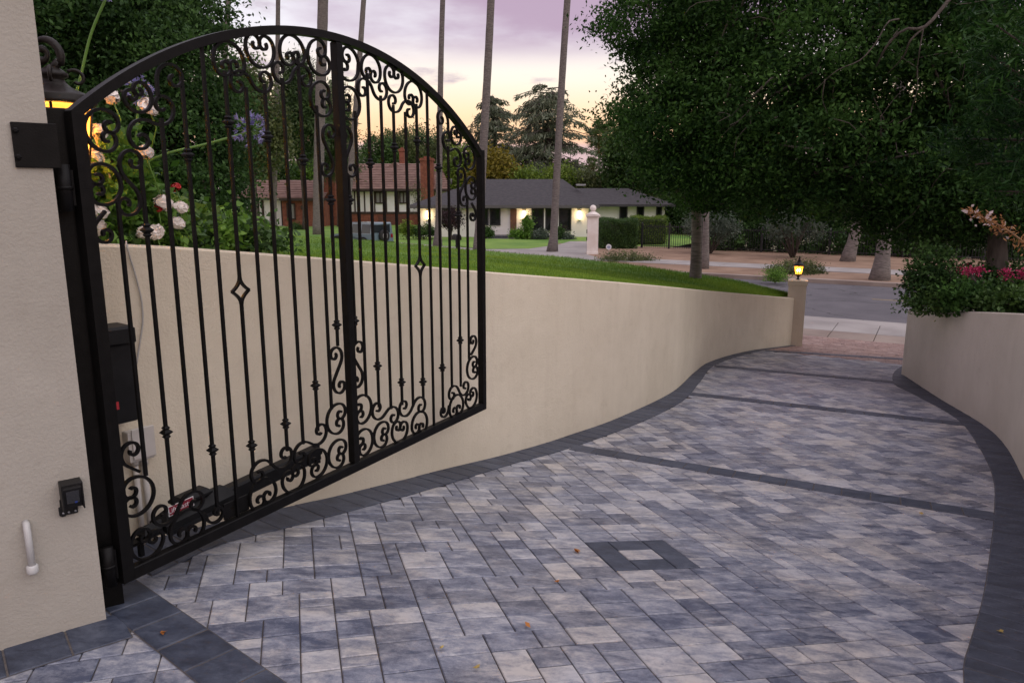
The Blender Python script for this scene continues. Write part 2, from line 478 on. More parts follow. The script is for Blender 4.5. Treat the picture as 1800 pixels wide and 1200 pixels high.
def crown(blobs, ncl, per, cr_, shell=.45, flat=1.0):
    """clumps of leaf positions in ellipsoids (centre, radii); returns points, tones, clump centres"""
    wts = np.array([(b[1][0] * b[1][1] * b[1][2]) ** (2 / 3) for b in blobs]); wts = wts / wts.sum()
    Ps, Ts, Cs = [], [], []
    for (c, r), wt in zip(blobs, wts):
        k = max(3, int(ncl * wt))
        d = rng.normal(size=(k, 3)); d /= np.linalg.norm(d, axis=1)[:, None]
        rad = rng.uniform(shell, 1.0, k) ** .6
        C = np.asarray(tuple(c)) + d * rad[:, None] * np.asarray(r)
        Cs.append(C)
        ct = rng.beta(.8, 1.3, k) * .8; ct[rng.random(k) < .07] = 1.0
        s = rng.uniform(.55, 1.35, k) * cr_
        m = rng.poisson(per, k) + 3
        idx = np.repeat(np.arange(k), m)
        off = rng.normal(size=(len(idx), 3)) * .55; off[:, 2] *= flat
        Ps.append(C[idx] + off * s[idx][:, None])
        Ts.append(ct[idx] + rng.uniform(-.1, .3, len(idx)))
    return np.concatenate(Ps), np.concatenate(Ts), np.concatenate(Cs)
def PB(px, py, D, rx, ry=None, rd=None):
    """ellipsoid given by its place in the photograph, distance and pixel radii"""
    k = D * 1.02 / FOC
    ry = rx if ry is None else ry
    return (V(px, py, D), (rx * k, (rd if rd is not None else rx * k), ry * k))

def wloc(o):
    v = Vector((0, 0, 0))
    while o is not None: v += o.location; o = o.parent
    return v
def part(mb, name, m, parent, **kw):
    """build a part whose vertices are in world coordinates under an unrotated parent"""
    org = wloc(parent)
    mb.v = [(p[0] - org.x, p[1] - org.y, p[2] - org.z) for p in mb.v]
    return mb.build(name, m, parent, **kw)

# ------------------------------------------------------------------ outlines of the drive
LB_PX = [(510, 890), (600, 870), (710, 843), (800, 820), (883, 800), (1000, 765), (1085, 735), (1180, 690), (1220, 655), (1250, 635), (1315, 617), (1398, 606)]
LI_PX = [(267, 1013), (393, 955), (477, 935), (600, 903), (767, 857), (900, 816), (995, 790), (1120, 745), (1200, 705), (1230, 672), (1260, 640), (1335, 617), (1405, 607)]
RB_PX = [(1800, 845), (1745, 760), (1650, 700), (1592, 662)]
RI_PX = [(1693, 1193), (1703, 1133), (1727, 1050), (1740, 967), (1747, 900), (1745, 840), (1720, 785), (1680, 735), (1600, 690), (1572, 675), (1571, 655), (1590, 640)]
def flat(v): return Vector((v.x, v.y, 0))
LB = [flat(G(*q)) for q in LB_PX]
d0 = (LB[1] - LB[0]).normalized()
LB = [LB[0] - d0 * 1.75, LB[0] - d0 * .9] + LB
LBC = smooth(LB, 90)                                   # foot of the left retaining wall
LI = [flat(G(*q)) for q in LI_PX]
LIC = smooth(LI, 90)                                   # inner edge of its dark border
RB = [flat(G(*q)) for q in RB_PX]
RI = [flat(G(*q)) for q in RI_PX]
RI = [Vector((1.25, 1.6, 0)), Vector((.9, .6, 0))][::-1] + RI
RIC = smooth(RI, 110)
def offs(curve, d):
    o = []
    for i, p in enumerate(curve):
        t = (curve[min(i + 1, len(curve) - 1)] - curve[max(i - 1, 0)]).normalized()
        o.append(p + Vector((t.y, -t.x, 0)) * d)        # to the right of travel
    return o
RB = [Vector((1.75, .5, 0)), Vector((2.15, 1.9, 0)), Vector((2.75, 3.2, 0)), Vector((3.35, 4.25, 0))] + RB + [Vector((6.1, 11.25, 0)), Vector((6.75, 12.0, 0)), Vector((7.7, 12.7, 0)), Vector((8.8, 13.3, 0))]
RBC = smooth(RB, 110)
def inside(poly, x, y):
    c = False; n = len(poly); j = n - 1
    for i in range(n):
        a, b = poly[i], poly[j]
        if (a.y > y) != (b.y > y) and x < (b.x - a.x) * (y - a.y) / (b.y - a.y) + a.x: c = not c
        j = i
    return c
END_N = 17.3                                           # where the sidewalk begins (street coordinate)

# ------------------------------------------------------------------ ground
g = MB()
g.add([(-900, -300, -2.1), (900, -300, -2.1), (900, 1500, -2.1), (-900, 1500, -2.1)], [(0, 1, 2, 3)])
struct(g.build('ground', mat('dry_ground', (.10, .105, .05), (.19, .17, .10), rough=.95, scale=.12, bump=.4, bscale=8)))

def strip(name, n0, n1, b0, b1, z, m, lab=None, th=.25):
    mb = MB()
    a, b, c, d = S(n0, b0, z), S(n0, b1, z), S(n1, b1, z), S(n1, b0, z)
    lo = [Vector((p.x, p.y, z - th)) for p in (a, b, c, d)]
    mb.add([a, b, c, d] + lo, [(0, 1, 2, 3), (4, 7, 6, 5), (0, 4, 5, 1), (1, 5, 6, 2), (2, 6, 7, 3), (3, 7, 4, 0)])
    return struct(mb.build(name, m), lab)
strip('road', 20.8, 28.8, -130, 60, FAR_Z, ASPH, 'grey asphalt street with fine cracks')
# cracks are part of the asphalt; the dashed centre stripe is paint
for k in range(-6, 6):
    strip('road_marking', 25.15, 25.25, k * 7 - 1.5, k * 7 + 3.2, FAR_Z + .004, YELLOW, th=.003)
strip('gutter', 20.05, 20.8, -130, 60, FAR_Z + .004, CONC)
strip('kerb', 28.8, 29.15, -130, 60, FAR_Z + .14, CONC_T)
strip('dirt_verge', 29.15, 42.6, -22, 60, FAR_Z + .10, DIRT)
# the sidewalk in front of the drive: one slab after another with open joints
sw = MB()
sw.add([S(END_N, -130, FAR_Z - .03), S(END_N, 60, FAR_Z - .03), S(20.05, 60, FAR_Z - .03), S(20.05, -130, FAR_Z - .03)], [(0, 1, 2, 3)])
swo = struct(sw.build('sidewalk', SAND), 'pale concrete sidewalk crossing the mouth of the drive')
for k in range(-20, 16):
    for (a, b, m) in ((END_N + .02, 18.75, CONC_T), (18.78, 20.03, CONC)):
        mb = MB(); p = S((a + b) / 2, k * .95 + .47, FAR_Z - .03)
        mb.box((p.x, p.y, p.z), (.935, b - a, .075), rz=math.atan2(SD.y, SD.x), bev=.008)
        mb.build('slab', m, swo)
farwalk = MB()
farwalk.add([S(32.2, -22, FAR_Z + .09), S(32.2, 60, FAR_Z + .09), S(34.2, 60, FAR_Z + .09), S(34.2, -22, FAR_Z + .09)], [(0, 1, 2, 3)])
fwo = struct(farwalk.build('far_sidewalk', CONC_T), 'pale sidewalk along the far side of the street')
for k in range(-7, 20):
    mb = MB(); p = S(33.2, k * 2.0 + 1, FAR_Z + .10)
    mb.box((p.x, p.y, p.z), (1.97, 1.95, .05), rz=math.atan2(SD.y, SD.x), bev=.008)
    mb.build('slab', CONC, fwo)
def patch(name, px, z, m, lab=None, th=.2):
    pts = [GP(x, y, z) for x, y in px]
    mb = MB(); mb.prism([(p.x, p.y) for p in pts], 'z', z - th, z)
    return struct(mb.build(name, m), lab)
# ground across the street on the left: far lawns, the neighbour's drive and walk
mb = MB()
mb.add([S(29.15, -160, FAR_Z + .06), S(29.15, -13.5, FAR_Z + .06), S(120, -13.5, FAR_Z + .06), S(120, -160, FAR_Z + .06)], [(0, 1, 2, 3)])
struct(mb.build('far_lawn', TURF_FAR), 'mown lawns in front of the houses across the street')
patch('concrete_drive', [(853, 452), (700, 437), (640, 428), (700, 426), (853, 438), (930, 437), (985, 429), (1002, 424), (1036, 424), (1032, 430), (1032, 447), (1050, 452), (1050, 475), (960, 470)], FAR_Z + .104, CONC, 'pale concrete drive in front of the grey roofed house')
patch('front_lawn', [(800, 431), (850, 437.5), (930, 436.5), (984, 429), (940, 421.5), (850, 419)], FAR_Z + .12, TURF_FAR, 'bright front lawn before the grey roofed house')

# ------------------------------------------------------------------ the driveway of pavers
def dpt(n, b):
    p = SN * n + SD * b
    return (p.x, p.y, zg(p.x, p.y) - .0075)
mb = MB(); NN, NB = 60, 40
ns = np.linspace(-4, END_N, NN); bs = np.linspace(-9, 9, NB)
mb.add([dpt(n, b) for n in ns for b in bs], [(i * NB + j, i * NB + j + 1, (i + 1) * NB + j + 1, (i + 1) * NB + j) for i in range(NN - 1) for j in range(NB - 1)])
drive = struct(mb.build('driveway', SAND), 'winding driveway of blended grey pavers with charcoal borders')

def slab(mb, poly, lift=0.0, th=.045, gap=.0027, bev=.0042):
    """one paver: polygon of (x,y), shrunk by the joint, with worn edges, lying on the drive"""
    c = sum((Vector((p[0], p[1])) for p in poly), Vector((0, 0))) / len(poly)
    def ring(sh, dz):
        o = []; k = len(poly)
        for i in range(k):
            p = Vector((poly[i][0], poly[i][1])); a_ = Vector((poly[i - 1][0], poly[i - 1][1])) - p; b_ = Vector((poly[(i + 1) % k][0], poly[(i + 1) % k][1])) - p
            v = p + a_.normalized() * min(sh, a_.length * .45) + b_.normalized() * min(sh, b_.length * .45)
            o.append((v.x, v.y, zg(v.x, v.y) + lift + dz))
        return o
    n = len(poly); tilt = random.uniform(-.0012, .0012)
    vs = ring(gap, -th) + ring(gap, -bev * .8) + ring(gap + bev, tilt)
    fs = [(i, (i + 1) % n, (i + 1) % n + n, i + n) for i in range(n)]
    fs += [(i + n, (i + 1) % n + n, (i + 1) % n + 2 * n, i + 2 * n) for i in range(n)]
    fs.append(tuple(range(2 * n, 3 * n)))
    mb.add(vs, fs)
    return mb
def vis(c):
    q = proj((c[0], c[1], zg(c[0], c[1])))
    return q is not None and -20 < q[0] < 1820 and q[1] < 1230
def lay(items, name, m, keep, lift=0.0, tone=(0, 1), gap=.0027):
    """items: polygons. The ones that show largest become single objects, the rest one joined mesh"""
    sc_ = []
    for poly in items:
        cx = sum(p[0] for p in poly) / len(poly); cy = sum(p[1] for p in poly) / len(poly)
        a = abs(sum(poly[i][0] * poly[(i + 1) % len(poly)][1] - poly[(i + 1) % len(poly)][0] * poly[i][1] for i in range(len(poly)))) / 2
        dd = max(.8, cy)
        sc_.append((a / dd ** 3 if vis((cx, cy)) else -1, poly))
    order = sorted(range(len(items)), key=lambda i: -sc_[i][0])
    first = [i for i in order[:keep] if sc_[i][0] > 0]
    rest = [i for i in range(len(items)) if i not in set(first)]
    for i in first:
        b = MB(); slab(b, items[i], lift, gap=gap)
        b.build(name, m, drive, tone=random.uniform(*tone), fix=False)
    if rest:
        b = MB(); tn = []
        for i in rest:
            k = len(b.v); slab(b, items[i], lift, gap=gap); tn += [random.uniform(*tone)] * (len(b.v) - k)
        o = b.build(name + '_field', m, drive, tone=tn, fix=False); stuff(o)

field_poly = [Vector((-2.9, .5, 0)), Vector((-2.2, 2.3, 0)), Vector((-1.8, 2.9, 0))] + offs(LIC, -.08) + offs(RIC, .12)[::-1]
U = .072; ANG = math.radians(16.5)
ca, sa = math.cos(ANG), math.sin(ANG)
GW, GH = 196, 252; OX, OY = -3.0, -3.5
occ = np.zeros((GW, GH), bool)
def gxy(i, j):
    a, b = i * U, j * U
    return (OX + a * ca + b * sa * -1, OY + a * -sa * -1 + b * ca)
inset = G(1112, 973)
# grid cell nearest to the dark inset square
best = min(((i, j) for i in range(GW) for j in range(GH)), key=lambda q: (gxy(q[0] + 1, q[1] + 1)[0] - inset.x) ** 2 + (gxy(q[0] + 1, q[1] + 1)[1] - inset.y) ** 2)
grey, red, dark, lightp = [], [], [], []
def cell(i, j, w_, h_): return [gxy(i, j), gxy(i + w_, j), gxy(i + w_, j + h_), gxy(i, j + h_)]
bi, bj = best
for (i, j, w_, h_) in ((bi - 2, bj - 2, 2, 3), (bi, bj - 2, 3, 2), (bi + 3, bj - 2, 2, 3), (bi - 2, bj + 1, 2, 3), (bi, bj + 2, 3, 2), (bi + 3, bj + 1, 2, 3)):
    occ[i:i + w_, j:j + h_] = True; dark.append(cell(i, j, w_, h_))
occ[bi:bi + 3, bj:bj + 2] = True; lightp.append(cell(bi, bj, 3, 2))
SZ = [(3, 2)] * 9 + [(3, 3)] * 2 + [(2, 2)] * 6 + [(2, 3)] * 3 + [(2, 1)]
for j in range(GH):
    for i in range(GW):
        if occ[i, j]: continue
        for (w_, h_) in random.sample(SZ, len(SZ)) + [(3, 1), (2, 1), (1, 3), (1, 2), (1, 1)]:
            if i + w_ > GW or j + h_ > GH or occ[i:i + w_, j:j + h_].any(): continue
            # do not leave one-cell slivers beside the piece where it can be helped
            if w_ > 1 and i + w_ + 1 < GW and not occ[i + w_, j] and occ[i + w_ + 1, j] and random.random() < .85: continue
            occ[i:i + w_, j:j + h_] = True
            c = gxy(i + w_ / 2, j + h_ / 2)
            n_ = c[0] * SN.x + c[1] * SN.y
            if n_ < 14.0 and inside(field_poly, *c) and c[1] > .9: grey.append(cell(i, j, w_, h_))
            break
lay(grey, 'paver', PAVER, 292, tone=(0, 1))
lay(dark, 'charcoal_paver', BORDER, 20, lift=.001)
lay(lightp, 'paver', PAVER, 1, tone=(.8, .9))
# small red brick beyond the last band, laid along the street
for n_ in np.arange(13.95, END_N - .02, .105):
    off = random.random() * .2
    for b_ in np.arange(-8, 2.8, .21):
        q = [S(n_, b_ + off), S(n_, b_ + off + .21), S(n_ + .105, b_ + off + .21), S(n_ + .105, b_ + off)]
        c = (q[0] + q[2]) / 2
        if c.x > 4.4 and c.x < 10.5: red.append([(p.x, p.y) for p in q])
b = MB(); tn = []
for q in red:
    k = len(b.v); slab(b, q); tn += [random.random()] * (len(b.v) - k)
stuff(b.build('brick_field', REDPAVER, drive, tone=tn, fix=False))

def course(outer, inner, step):
    """soldier course between two curves"""
    A = np.array([(p.x, p.y) for p in outer]); B_ = np.array([(p.x, p.y) for p in inner])
    ln = np.r_[0, np.cumsum(np.linalg.norm(np.diff(B_, axis=0), axis=1))]
    n = max(1, int(ln[-1] / step)); o = []
    pts = []
    for k in range(n + 1):
        l_ = ln[-1] * k / n
        pb = np.array([np.interp(l_, ln, B_[:, 0]), np.interp(l_, ln, B_[:, 1])])
        pa = A[np.argmin(np.sum((A - pb) ** 2, axis=1))]
        # exact nearest point on the polyline
        bestd, bp = 1e9, pa
        for i in range(len(A) - 1):
            e = A[i + 1] - A[i]; t = np.clip(np.dot(pb - A[i], e) / np.dot(e, e), 0, 1); q = A[i] + e * t
            d_ = np.sum((q - pb) ** 2)
            if d_ < bestd: bestd, bp = d_, q
        pts.append((bp, pb))
    for k in range(n):
        o.append([tuple(pts[k][0]), tuple(pts[k + 1][0]), tuple(pts[k + 1][1]), tuple(pts[k][1])])
    return o
border = course(LBC, LIC, .155)
RIO = offs(RIC, .34)
border += course(RIO, RIC, .125)
# cross bands
for (a, b_, w_) in (((1006, 786), (1750, 908), .20), ((1213, 692), (1692, 745), .2), ((1256, 643), (1578, 672), .2), ((1345, 616), (1600, 632), .2)):
    p0, p1 = flat(G(*a)), flat(G(*b_)); t = (p1 - p0).normalized(); nn = Vector((-t.y, t.x, 0)) * w_ / 2
    n = int((p1 - p0).length / .2)
    for k in range(n):
        q0, q1 = p0 + (p1 - p0) * (k / n), p0 + (p1 - p0) * ((k + 1) / n)
        border.append([(v.x, v.y) for v in (q0 - nn, q1 - nn, q1 + nn, q0 + nn)])
# stripe on the closing line of the gate and the strip at the foot of the pier
e0, e1 = flat(G(190, 1080)), flat(G(320, 1180)); f0, f1 = flat(G(243, 1021)), flat(G(500, 1197))
dr = (f1 - f0).normalized(); nl = Vector((dr.y, -dr.x, 0)); wd = (e1 - f0).dot(nl)
for k in range(-1, 14):
    q0, q1 = f0 + dr * (k * .205), f0 + dr * ((k + 1) * .205)
    border.append([(v.x, v.y) for v in (q0, q1, q1 + nl * wd, q0 + nl * wd)])
p0, p1 = flat(G(186, 1090)), flat(G(0, 1145)); q0 = flat(G(236, 1124)); t = (p1 - p0).normalized(); nn = Vector((-t.y, t.x, 0))
if nn.y > 0: nn = -nn
for k in range(0, 9):
    a, b_ = p0 + t * (k * .205 - .06), p0 + t * ((k + 1) * .205 - .06)
    border.append([(v.x, v.y) for v in (a - nn * .03, b_ - nn * .03, b_ + nn * .20, a + nn * .20)])
b = MB()
for q in border:                                       # sand bed under the border stones
    b.add([(x, y, zg(x, y) + .0022) for x, y in q], [(0, 1, 2, 3)])
stuff(b.build('border_sand', SAND, drive))
lay(border, 'border_paver', BORDER, 290, lift=.006, gap=.0036)

# ------------------------------------------------------------------ retaining walls
LT_X = [100, 178, 300, 450, 550, 700, 850, 1050, 1140, 1230, 1320, 1395]
LT_Y = [408, 417, 430, 441, 450, 462, 477, 493, 501, 510, 518, 525]
def wall_top_left(p):
    q = proj((p.x, p.y, zg(p.x, p.y)))
    x = q[0] if q else 0
    if p.y < 3.4: return None
    return V(x, interp(x, LT_X, LT_Y), p.y).z
ltop = [wall_top_left(p) for p in LBC]
k0 = next(i for i, v in enumerate(ltop) if v is not None)
ltop = [ltop[k0] if v is None else v for v in ltop]
ltop = list(np.convolve(np.r_[[ltop[0]] * 3, ltop, [ltop[-1]] * 3], np.ones(7) / 7, 'valid'))
def wall(name, foot, tops, side, th, m, label, low=.35):
    back = offs(foot, side * th)
    mb = MB(); n = len(foot); vs = []
    for p, q, t in zip(foot, back, tops):
        z0 = zg(p.x, p.y) - low
        e = (q - p).normalized() * .012
        vs += [(p.x, p.y, z0), (p.x, p.y, t - .012), (p.x + e.x, p.y + e.y, t), (q.x - e.x, q.y - e.y, t), (q.x, q.y, t - .012), (q.x, q.y, z0)]
    fs = []
    for i in range(n - 1):
        for k in range(5): fs.append((i * 6 + k, i * 6 + k + 1, (i + 1) * 6 + k + 1, (i + 1) * 6 + k))
    fs.append(tuple(range(6))); fs.append(tuple((n - 1) * 6 + k for k in range(6)))
    mb.add(vs, fs)
    o = mb.build(name, m)
    return tag(o, label, 'retaining wall')
lw = wall('retaining_wall', LBC, ltop, -1, .2, STUCCO, 'long curving cream stucco retaining wall under the lawn, behind the gate')
LBACK = offs(LBC, -.2)
RT = []
for p in RBC:
    z = interp(p.y, [0, 1.5, 5.41, 7.07, 8.86, 10.53, 13.5], [1.35, 1.22, .80, .56, .30, .045, -.33])
    RT.append(z)
rw = wall('retaining_wall', RBC, RT, 1, .2, STUCCO_G, 'pale stucco retaining wall on the right side of the drive, under dark shrubs')
RBACK = offs(RBC, .2)
# soil on top, behind the right wall
mb = MB(); n = len(RBC); vs = []
for p, t in zip(RBACK, RT):
    for k, dz in ((0, -.05), (1.2, .03), (4, .12), (14, .05)):
        vs.append((p.x + k, p.y - k * .10, t + dz))
mb.add(vs, [(i * 4 + k, i * 4 + k + 1, (i + 1) * 4 + k + 1, (i + 1) * 4 + k) for i in range(n - 1) for k in range(3)])
struct(mb.build('planting_bed', SOIL), 'dark soil bed behind the right hand wall')

# ------------------------------------------------------------------ lawn above the left wall
def edge_pt(px):
    """far lip of the lawn: on a line parallel to the street, at the height the photograph gives"""
    ys = interp(px, [-300, 100, 480, 600, 700, 762, 845, 1000, 1100, 1200, 1300, 1380, 1400], [404, 408, 412, 420, 427, 434, 441, 453, 464, 478, 494, 514, 520])
    d = ray(px, ys)
    k = 15.3 / (d.x * SN.x + SN.y)
    return V(px, ys, k)
NL, NM = len(LBACK), 26
edge_px = np.linspace(-420, 1392, NL)
vs = []
for i, (p, t) in enumerate(zip(LBACK, ltop)):
    a = Vector((p.x + .02, p.y, t - .03)); e = edge_pt(edge_px[i])
    for k in range(NM):
        f = k / (NM - 1)
        q = a + (e - a) * f
        q.z += .02 * mnoise.noise(Vector((q.x * 1.3, q.y * 1.3, 0))) * min(1, f * 4)
        vs.append(tuple(q))
    f_ = Vector((e.x, e.y, 0)) + SN * .12
    vs.append((f_.x, f_.y, -1.46))
NM1 = NM + 1
mb = MB(); mb.add(vs, [(i * NM1 + k, i * NM1 + k + 1, (i + 1) * NM1 + k + 1, (i + 1) * NM1 + k) for i in range(NL - 1) for k in range(NM)], smooth=True)
lawn = struct(mb.build('lawn', TURF), 'green lawn sloping above the curved retaining wall')
LAWN = np.array(vs).reshape(NL, NM1, 3)[:, :NM]
def lawn_pts(n, kmax=1.0, imin=0.0, power=1.6):
    i = rng.uniform(imin, .999, n) * (NL - 1); k = rng.uniform(0, 1, n) ** power * kmax * (NM - 1) * .999
    i0 = i.astype(int); k0 = k.astype(int); fi = (i - i0)[:, None]; fk = (k - k0)[:, None]
    return (LAWN[i0, k0] * (1 - fi) * (1 - fk) + LAWN[i0 + 1, k0] * fi * (1 - fk) + LAWN[i0, k0 + 1] * (1 - fi) * fk + LAWN[i0 + 1, k0 + 1] * fi * fk)
GRASS = leafmat('grass_blade', (.065, .165, .012), (.29, .42, .05), trans=.35, rough=.6)
P = lawn_pts(130000, 1.0, .12, 1.5)
cl = np.array([mnoise.noise(Vector((p[0] * 2.2, p[1] * 2.2, 0))) for p in P[:, :2].tolist()]) if False else np.sin(P[:, 0] * 2.1 + np.sin(P[:, 1] * 1.7) * 2) * .5 + np.sin(P[:, 1] * 2.9 + P[:, 0]) * .5
P[:, 2] += .02
ln_ = np.where(P[:, 1] < 5.4, .085, .06) * (1 + .25 * cl)
gr = leaves('grass', P, ln_, GRASS, asp=.10, tone=np.clip(.40 + .20 * cl + .26 * np.sin(P[:, 0] * .9 + 1.3 * np.sin(P[:, 1] * .7)) * np.cos(P[:, 1] * .6) + rng.uniform(-.3, .35, len(P)), 0, 1), up=0.0, Dn=np.tile([0, 0, 2.2], (len(P), 1)))
stuff(gr, 'short green grass blades on the lawn above the wall')

# ------------------------------------------------------------------ the wrought iron gate
A0, B0 = Vector((-1.6085, 2.838, 0)), Vector((-.2025, 5.373, 0))
GT = (B0 - A0).normalized(); GN = Vector((-GT.y, GT.x, 0)); GRZ = math.atan2(GT.y, GT.x)
GZ = 0.10
def uv(px, py, off=0.0):
    """photo pixel -> gate coordinates (along, up); off = distance behind the gate's front plane"""
    d = ray(px, py); a = A0 + GN * off
    k = (a.x * GN.x + a.y * GN.y) / (d.x * GN.x + GN.y)
    q = d * k
    return Vector(((q.x - A0.x) * GT.x + (q.y - A0.y) * GT.y, q.z + EYE - GZ))
UC, UW = 1.43, 2.875
gate = thing('driveway_gate', 'tall black wrought iron gate leaf with arched top and scrolls, standing open', 'gate', (A0.x, A0.y, GZ), GRZ)
TH = .045                                                  # thickness of the leaf
Y0 = TH / 2
# arch: circle through the springing points and the crown
arc_px = [(130, 195), (200, 140), (260, 105), (330, 75), (400, 52), (480, 43), (560, 50), (605, 60), (680, 95), (740, 140), (780, 178), (820, 220), (850, 265)]
ap = [uv(*q) for q in arc_px]
M_ = np.array([[2 * (abs(q.x - UC)) * 0, 2 * q.y, 1] for q in ap]); rh = np.array([(q.x - UC) ** 2 + q.y ** 2 for q in ap])
sol, *_ = np.linalg.lstsq(M_[:, 1:], rh, rcond=None)
AVC = float(sol[0]); AR = math.sqrt(float(sol[1]) + AVC ** 2)
def arch(u, inset=0.0):
    r = AR - inset; x = u - UC
    return AVC + math.sqrt(max(1e-6, r * r - x * x))
FR = .065
def gbox(mb, u0, u1, v0, v1, th=TH, yc=None, bev=.004):
    mb.box(((u0 + u1) / 2, Y0 if yc is None else yc, (v0 + v1) / 2), (u1 - u0, th, v1 - v0), bev=bev); return mb
ve = arch(0.0 + .01)
SX1 = uv(161, 262).x - .012; SX0 = SX1 - .05; LX1 = uv(854, 560).x; LX0 = LX1 - .042; CX0, CX1 = uv(597, 400).x, uv(616, 400).x
gbox(MB(), SX0, SX1, 0, ve - .02, th=.046).build('hinge_stile', IRON, gate)
gbox(MB(), LX0, LX1, 0, ve - .02, th=.046).build('lock_stile', IRON, gate)
gbox(MB(), SX1 + .001, LX0 - .001, 0.0, .055).build('bottom_rail', IRON, gate)
us = np.linspace(SX0, LX1, 60); mb = MB(); vs = []
for u in us:
    x = (u - UC); t = math.asin(max(-1, min(1, x / AR)))
    for r in (AR, AR - .038):
        for y in (Y0 - .0225, Y0 + .0225):
            vs.append((UC + r * math.sin(t) if r == AR else UC + r * math.sin(t), y, AVC + r * math.cos(t)))
fs = []
for i in range(len(us) - 1):
    o = i * 4
    for a, b_ in ((0, 1), (1, 3), (3, 2), (2, 0)): fs.append((o + a, o + b_, o + 4 + b_, o + 4 + a))
fs += [(0, 1, 3, 2), tuple(len(vs) - 4 + k for k in (0, 2, 3, 1))]
mb.add(vs, fs); mb.build('arch_rail', IRON, gate)
gbox(MB(), CX1 - .048, CX1 - .002, .056, AVC + AR - .040, th=.045).build('centre_stile', IRON, gate)

COLLAR = [(.0105, -.028), (.0185, -.020), (.0125, -.013), (.0275, -.002), (.0275, .002), (.0125, .013), (.0185, .020), (.0105, .028)]
mbc = MB(); mbc.lathe(COLLAR, n=4, smooth=False, rot=PI / 4)
collar_me = mbc.build('collar', IRON); collar_mesh = collar_me.data; bpy.data.objects.remove(collar_me)
def collar(bar, u, v):
    o = bpy.data.objects.new('collar', collar_mesh); COL.objects.link(o); o.location = (u, Y0, v); o.parent = bar
offs_c = [.074] + [.148 + .1138 * i for i in range(11)]
# ends of the bars, measured on the left half (centre outwards)
TOPS = [(584, 317), (562, 196), (530, 113), (500, 148), (468.5, 158.5), (435.5, 164.5), (402, 136), None, (322, 145), (284, 220), (249, 295), (211, 368)]
BOTS = [(597, 603), (588, 714), (564, 752), (538, 775), (510, 787), (481, 812), (448, 819), None, (386, 901), (346, 856), (300, 885), (257, 831)]
UPC = {0: (584, 352), 2: (537, 281), 4: (474, 240), 6: (403.5, 214), 8: (332, 272), 10: (259, 405)}
LOC = {0: (595, 572), 2: (560, 678), 4: (506, 746), 6: (445, 785), 8: (376, 793), 10: (294, 762)}
BW = .0135
for side in (-1, 1):
    for i, oc in enumerate(offs_c):
        u = UC + side * oc
        vt = arch(u, .038) + .01 if TOPS[i] is None else uv(*TOPS[i]).y + .03
        vb = .055 if BOTS[i] is None else uv(*BOTS[i]).y - .02
        mb = MB()
        if i == 6:                                        # the bar that opens into a diamond
            vd = uv(427, 512).y; hh, hw = .068, .050
            mb.box((u, Y0, (vt + vd + hh) / 2), (BW, BW, vt - vd - hh)); mb.box((u, Y0, (vb + vd - hh) / 2), (BW, BW, vd - hh - vb))
            for sx in (-1, 1):
                for sy in (-1, 1):
                    pts = []
                    for k in range(7):
                        f = k / 6; e = f + .34 * f * (1 - f) * 0
                        x_ = sx * hw * (f ** 1.55); y_ = sy * hh * (1 - f ** .72)
                        pts.append((u + x_, Y0, vd + y_))
                    mb.tube(pts, 0, sx=(.011, .016))
        else:
            mb.box((u, Y0, (vt + vb) / 2), (BW, BW, vt - vb))
        bar = mb.build('baluster', IRON, gate)
        if i in UPC: collar(bar, u, uv(*UPC[i]).y)
        if i in LOC: collar(bar, u, uv(*LOC[i]).y)

# --- scrolls: curvature doubles with every half turn away from the body
DEC = .50
def half(theta0, tmax, r1=1.0, straight=0.0, step=math.radians(11), jump=1.0):
    p = Vector((0, 0)); th = 0.0; pts = [p.copy()]
    if straight:
        for k in range(3): p = p + Vector((straight / 3, 0)); pts.append(p.copy())
    while th < tmax:
        r = r1 if th < theta0 else r1 * jump * DEC ** ((th - theta0) / PI)
        a = th + step / 2
        p = p + Vector((math.cos(a), math.sin(a))) * (r * step); th += step
        pts.append(p.copy())
    return pts
def cshape(t0):
    h = half(t0, t0 + math.radians(415), jump=.69)
    return [Vector((-q.x, q.y)) for q in h[::-1]] + h[1:]
def sshape(st):
    h = half(.2, math.radians(450), straight=st)
    return [-q for q in h[::-1]] + h[1:]
def fit(pts, ia, ib, ea, eb, flip):
    """similarity that takes points ia, ib of the curve to ea, eb"""
    c = [complex(p.x, -p.y if flip else p.y) for p in pts]
    a, b_ = c[ia], c[ib]; A, B = complex(*ea), complex(*eb)
    k = (B - A) / (b_ - a)
    return [Vector(((A + (q - a) * k).real, (A + (q - a) * k).imag)) for q in c]
def eye(pts, end): return pts[0] if end == 0 else pts[-1]
def with_eyes(pts): return [eye(pts, 0)] + pts + [eye(pts, 1)]
CBASE = with_eyes(cshape(math.radians(90)))
def cscroll(e1, e2, m):
    """symmetric C scroll from the middle of its two eyes and the outermost point of its body"""
    E1, E2, Mm = Vector(e1), Vector(e2), Vector(m)
    mid = (E1 + E2) / 2
    ax = (Mm - mid).normalized()
    e = (E2 - E1).normalized(); pe = Vector((-e.y, e.x))
    if pe.dot(ax) < 0: pe = -pe
    ax = (ax + pe * .6).normalized()
    hb = CBASE[0].y
    k = (Mm - mid).length / hb
    px_ = Vector((ax.y, -ax.x))
    k2 = k * 1.17                                         # keep the body's outermost point, let the loops touch
    return [mid + ax * (k * hb - k2 * p.y) + px_ * (k2 * p.x) for p in CBASE[1:-1]]
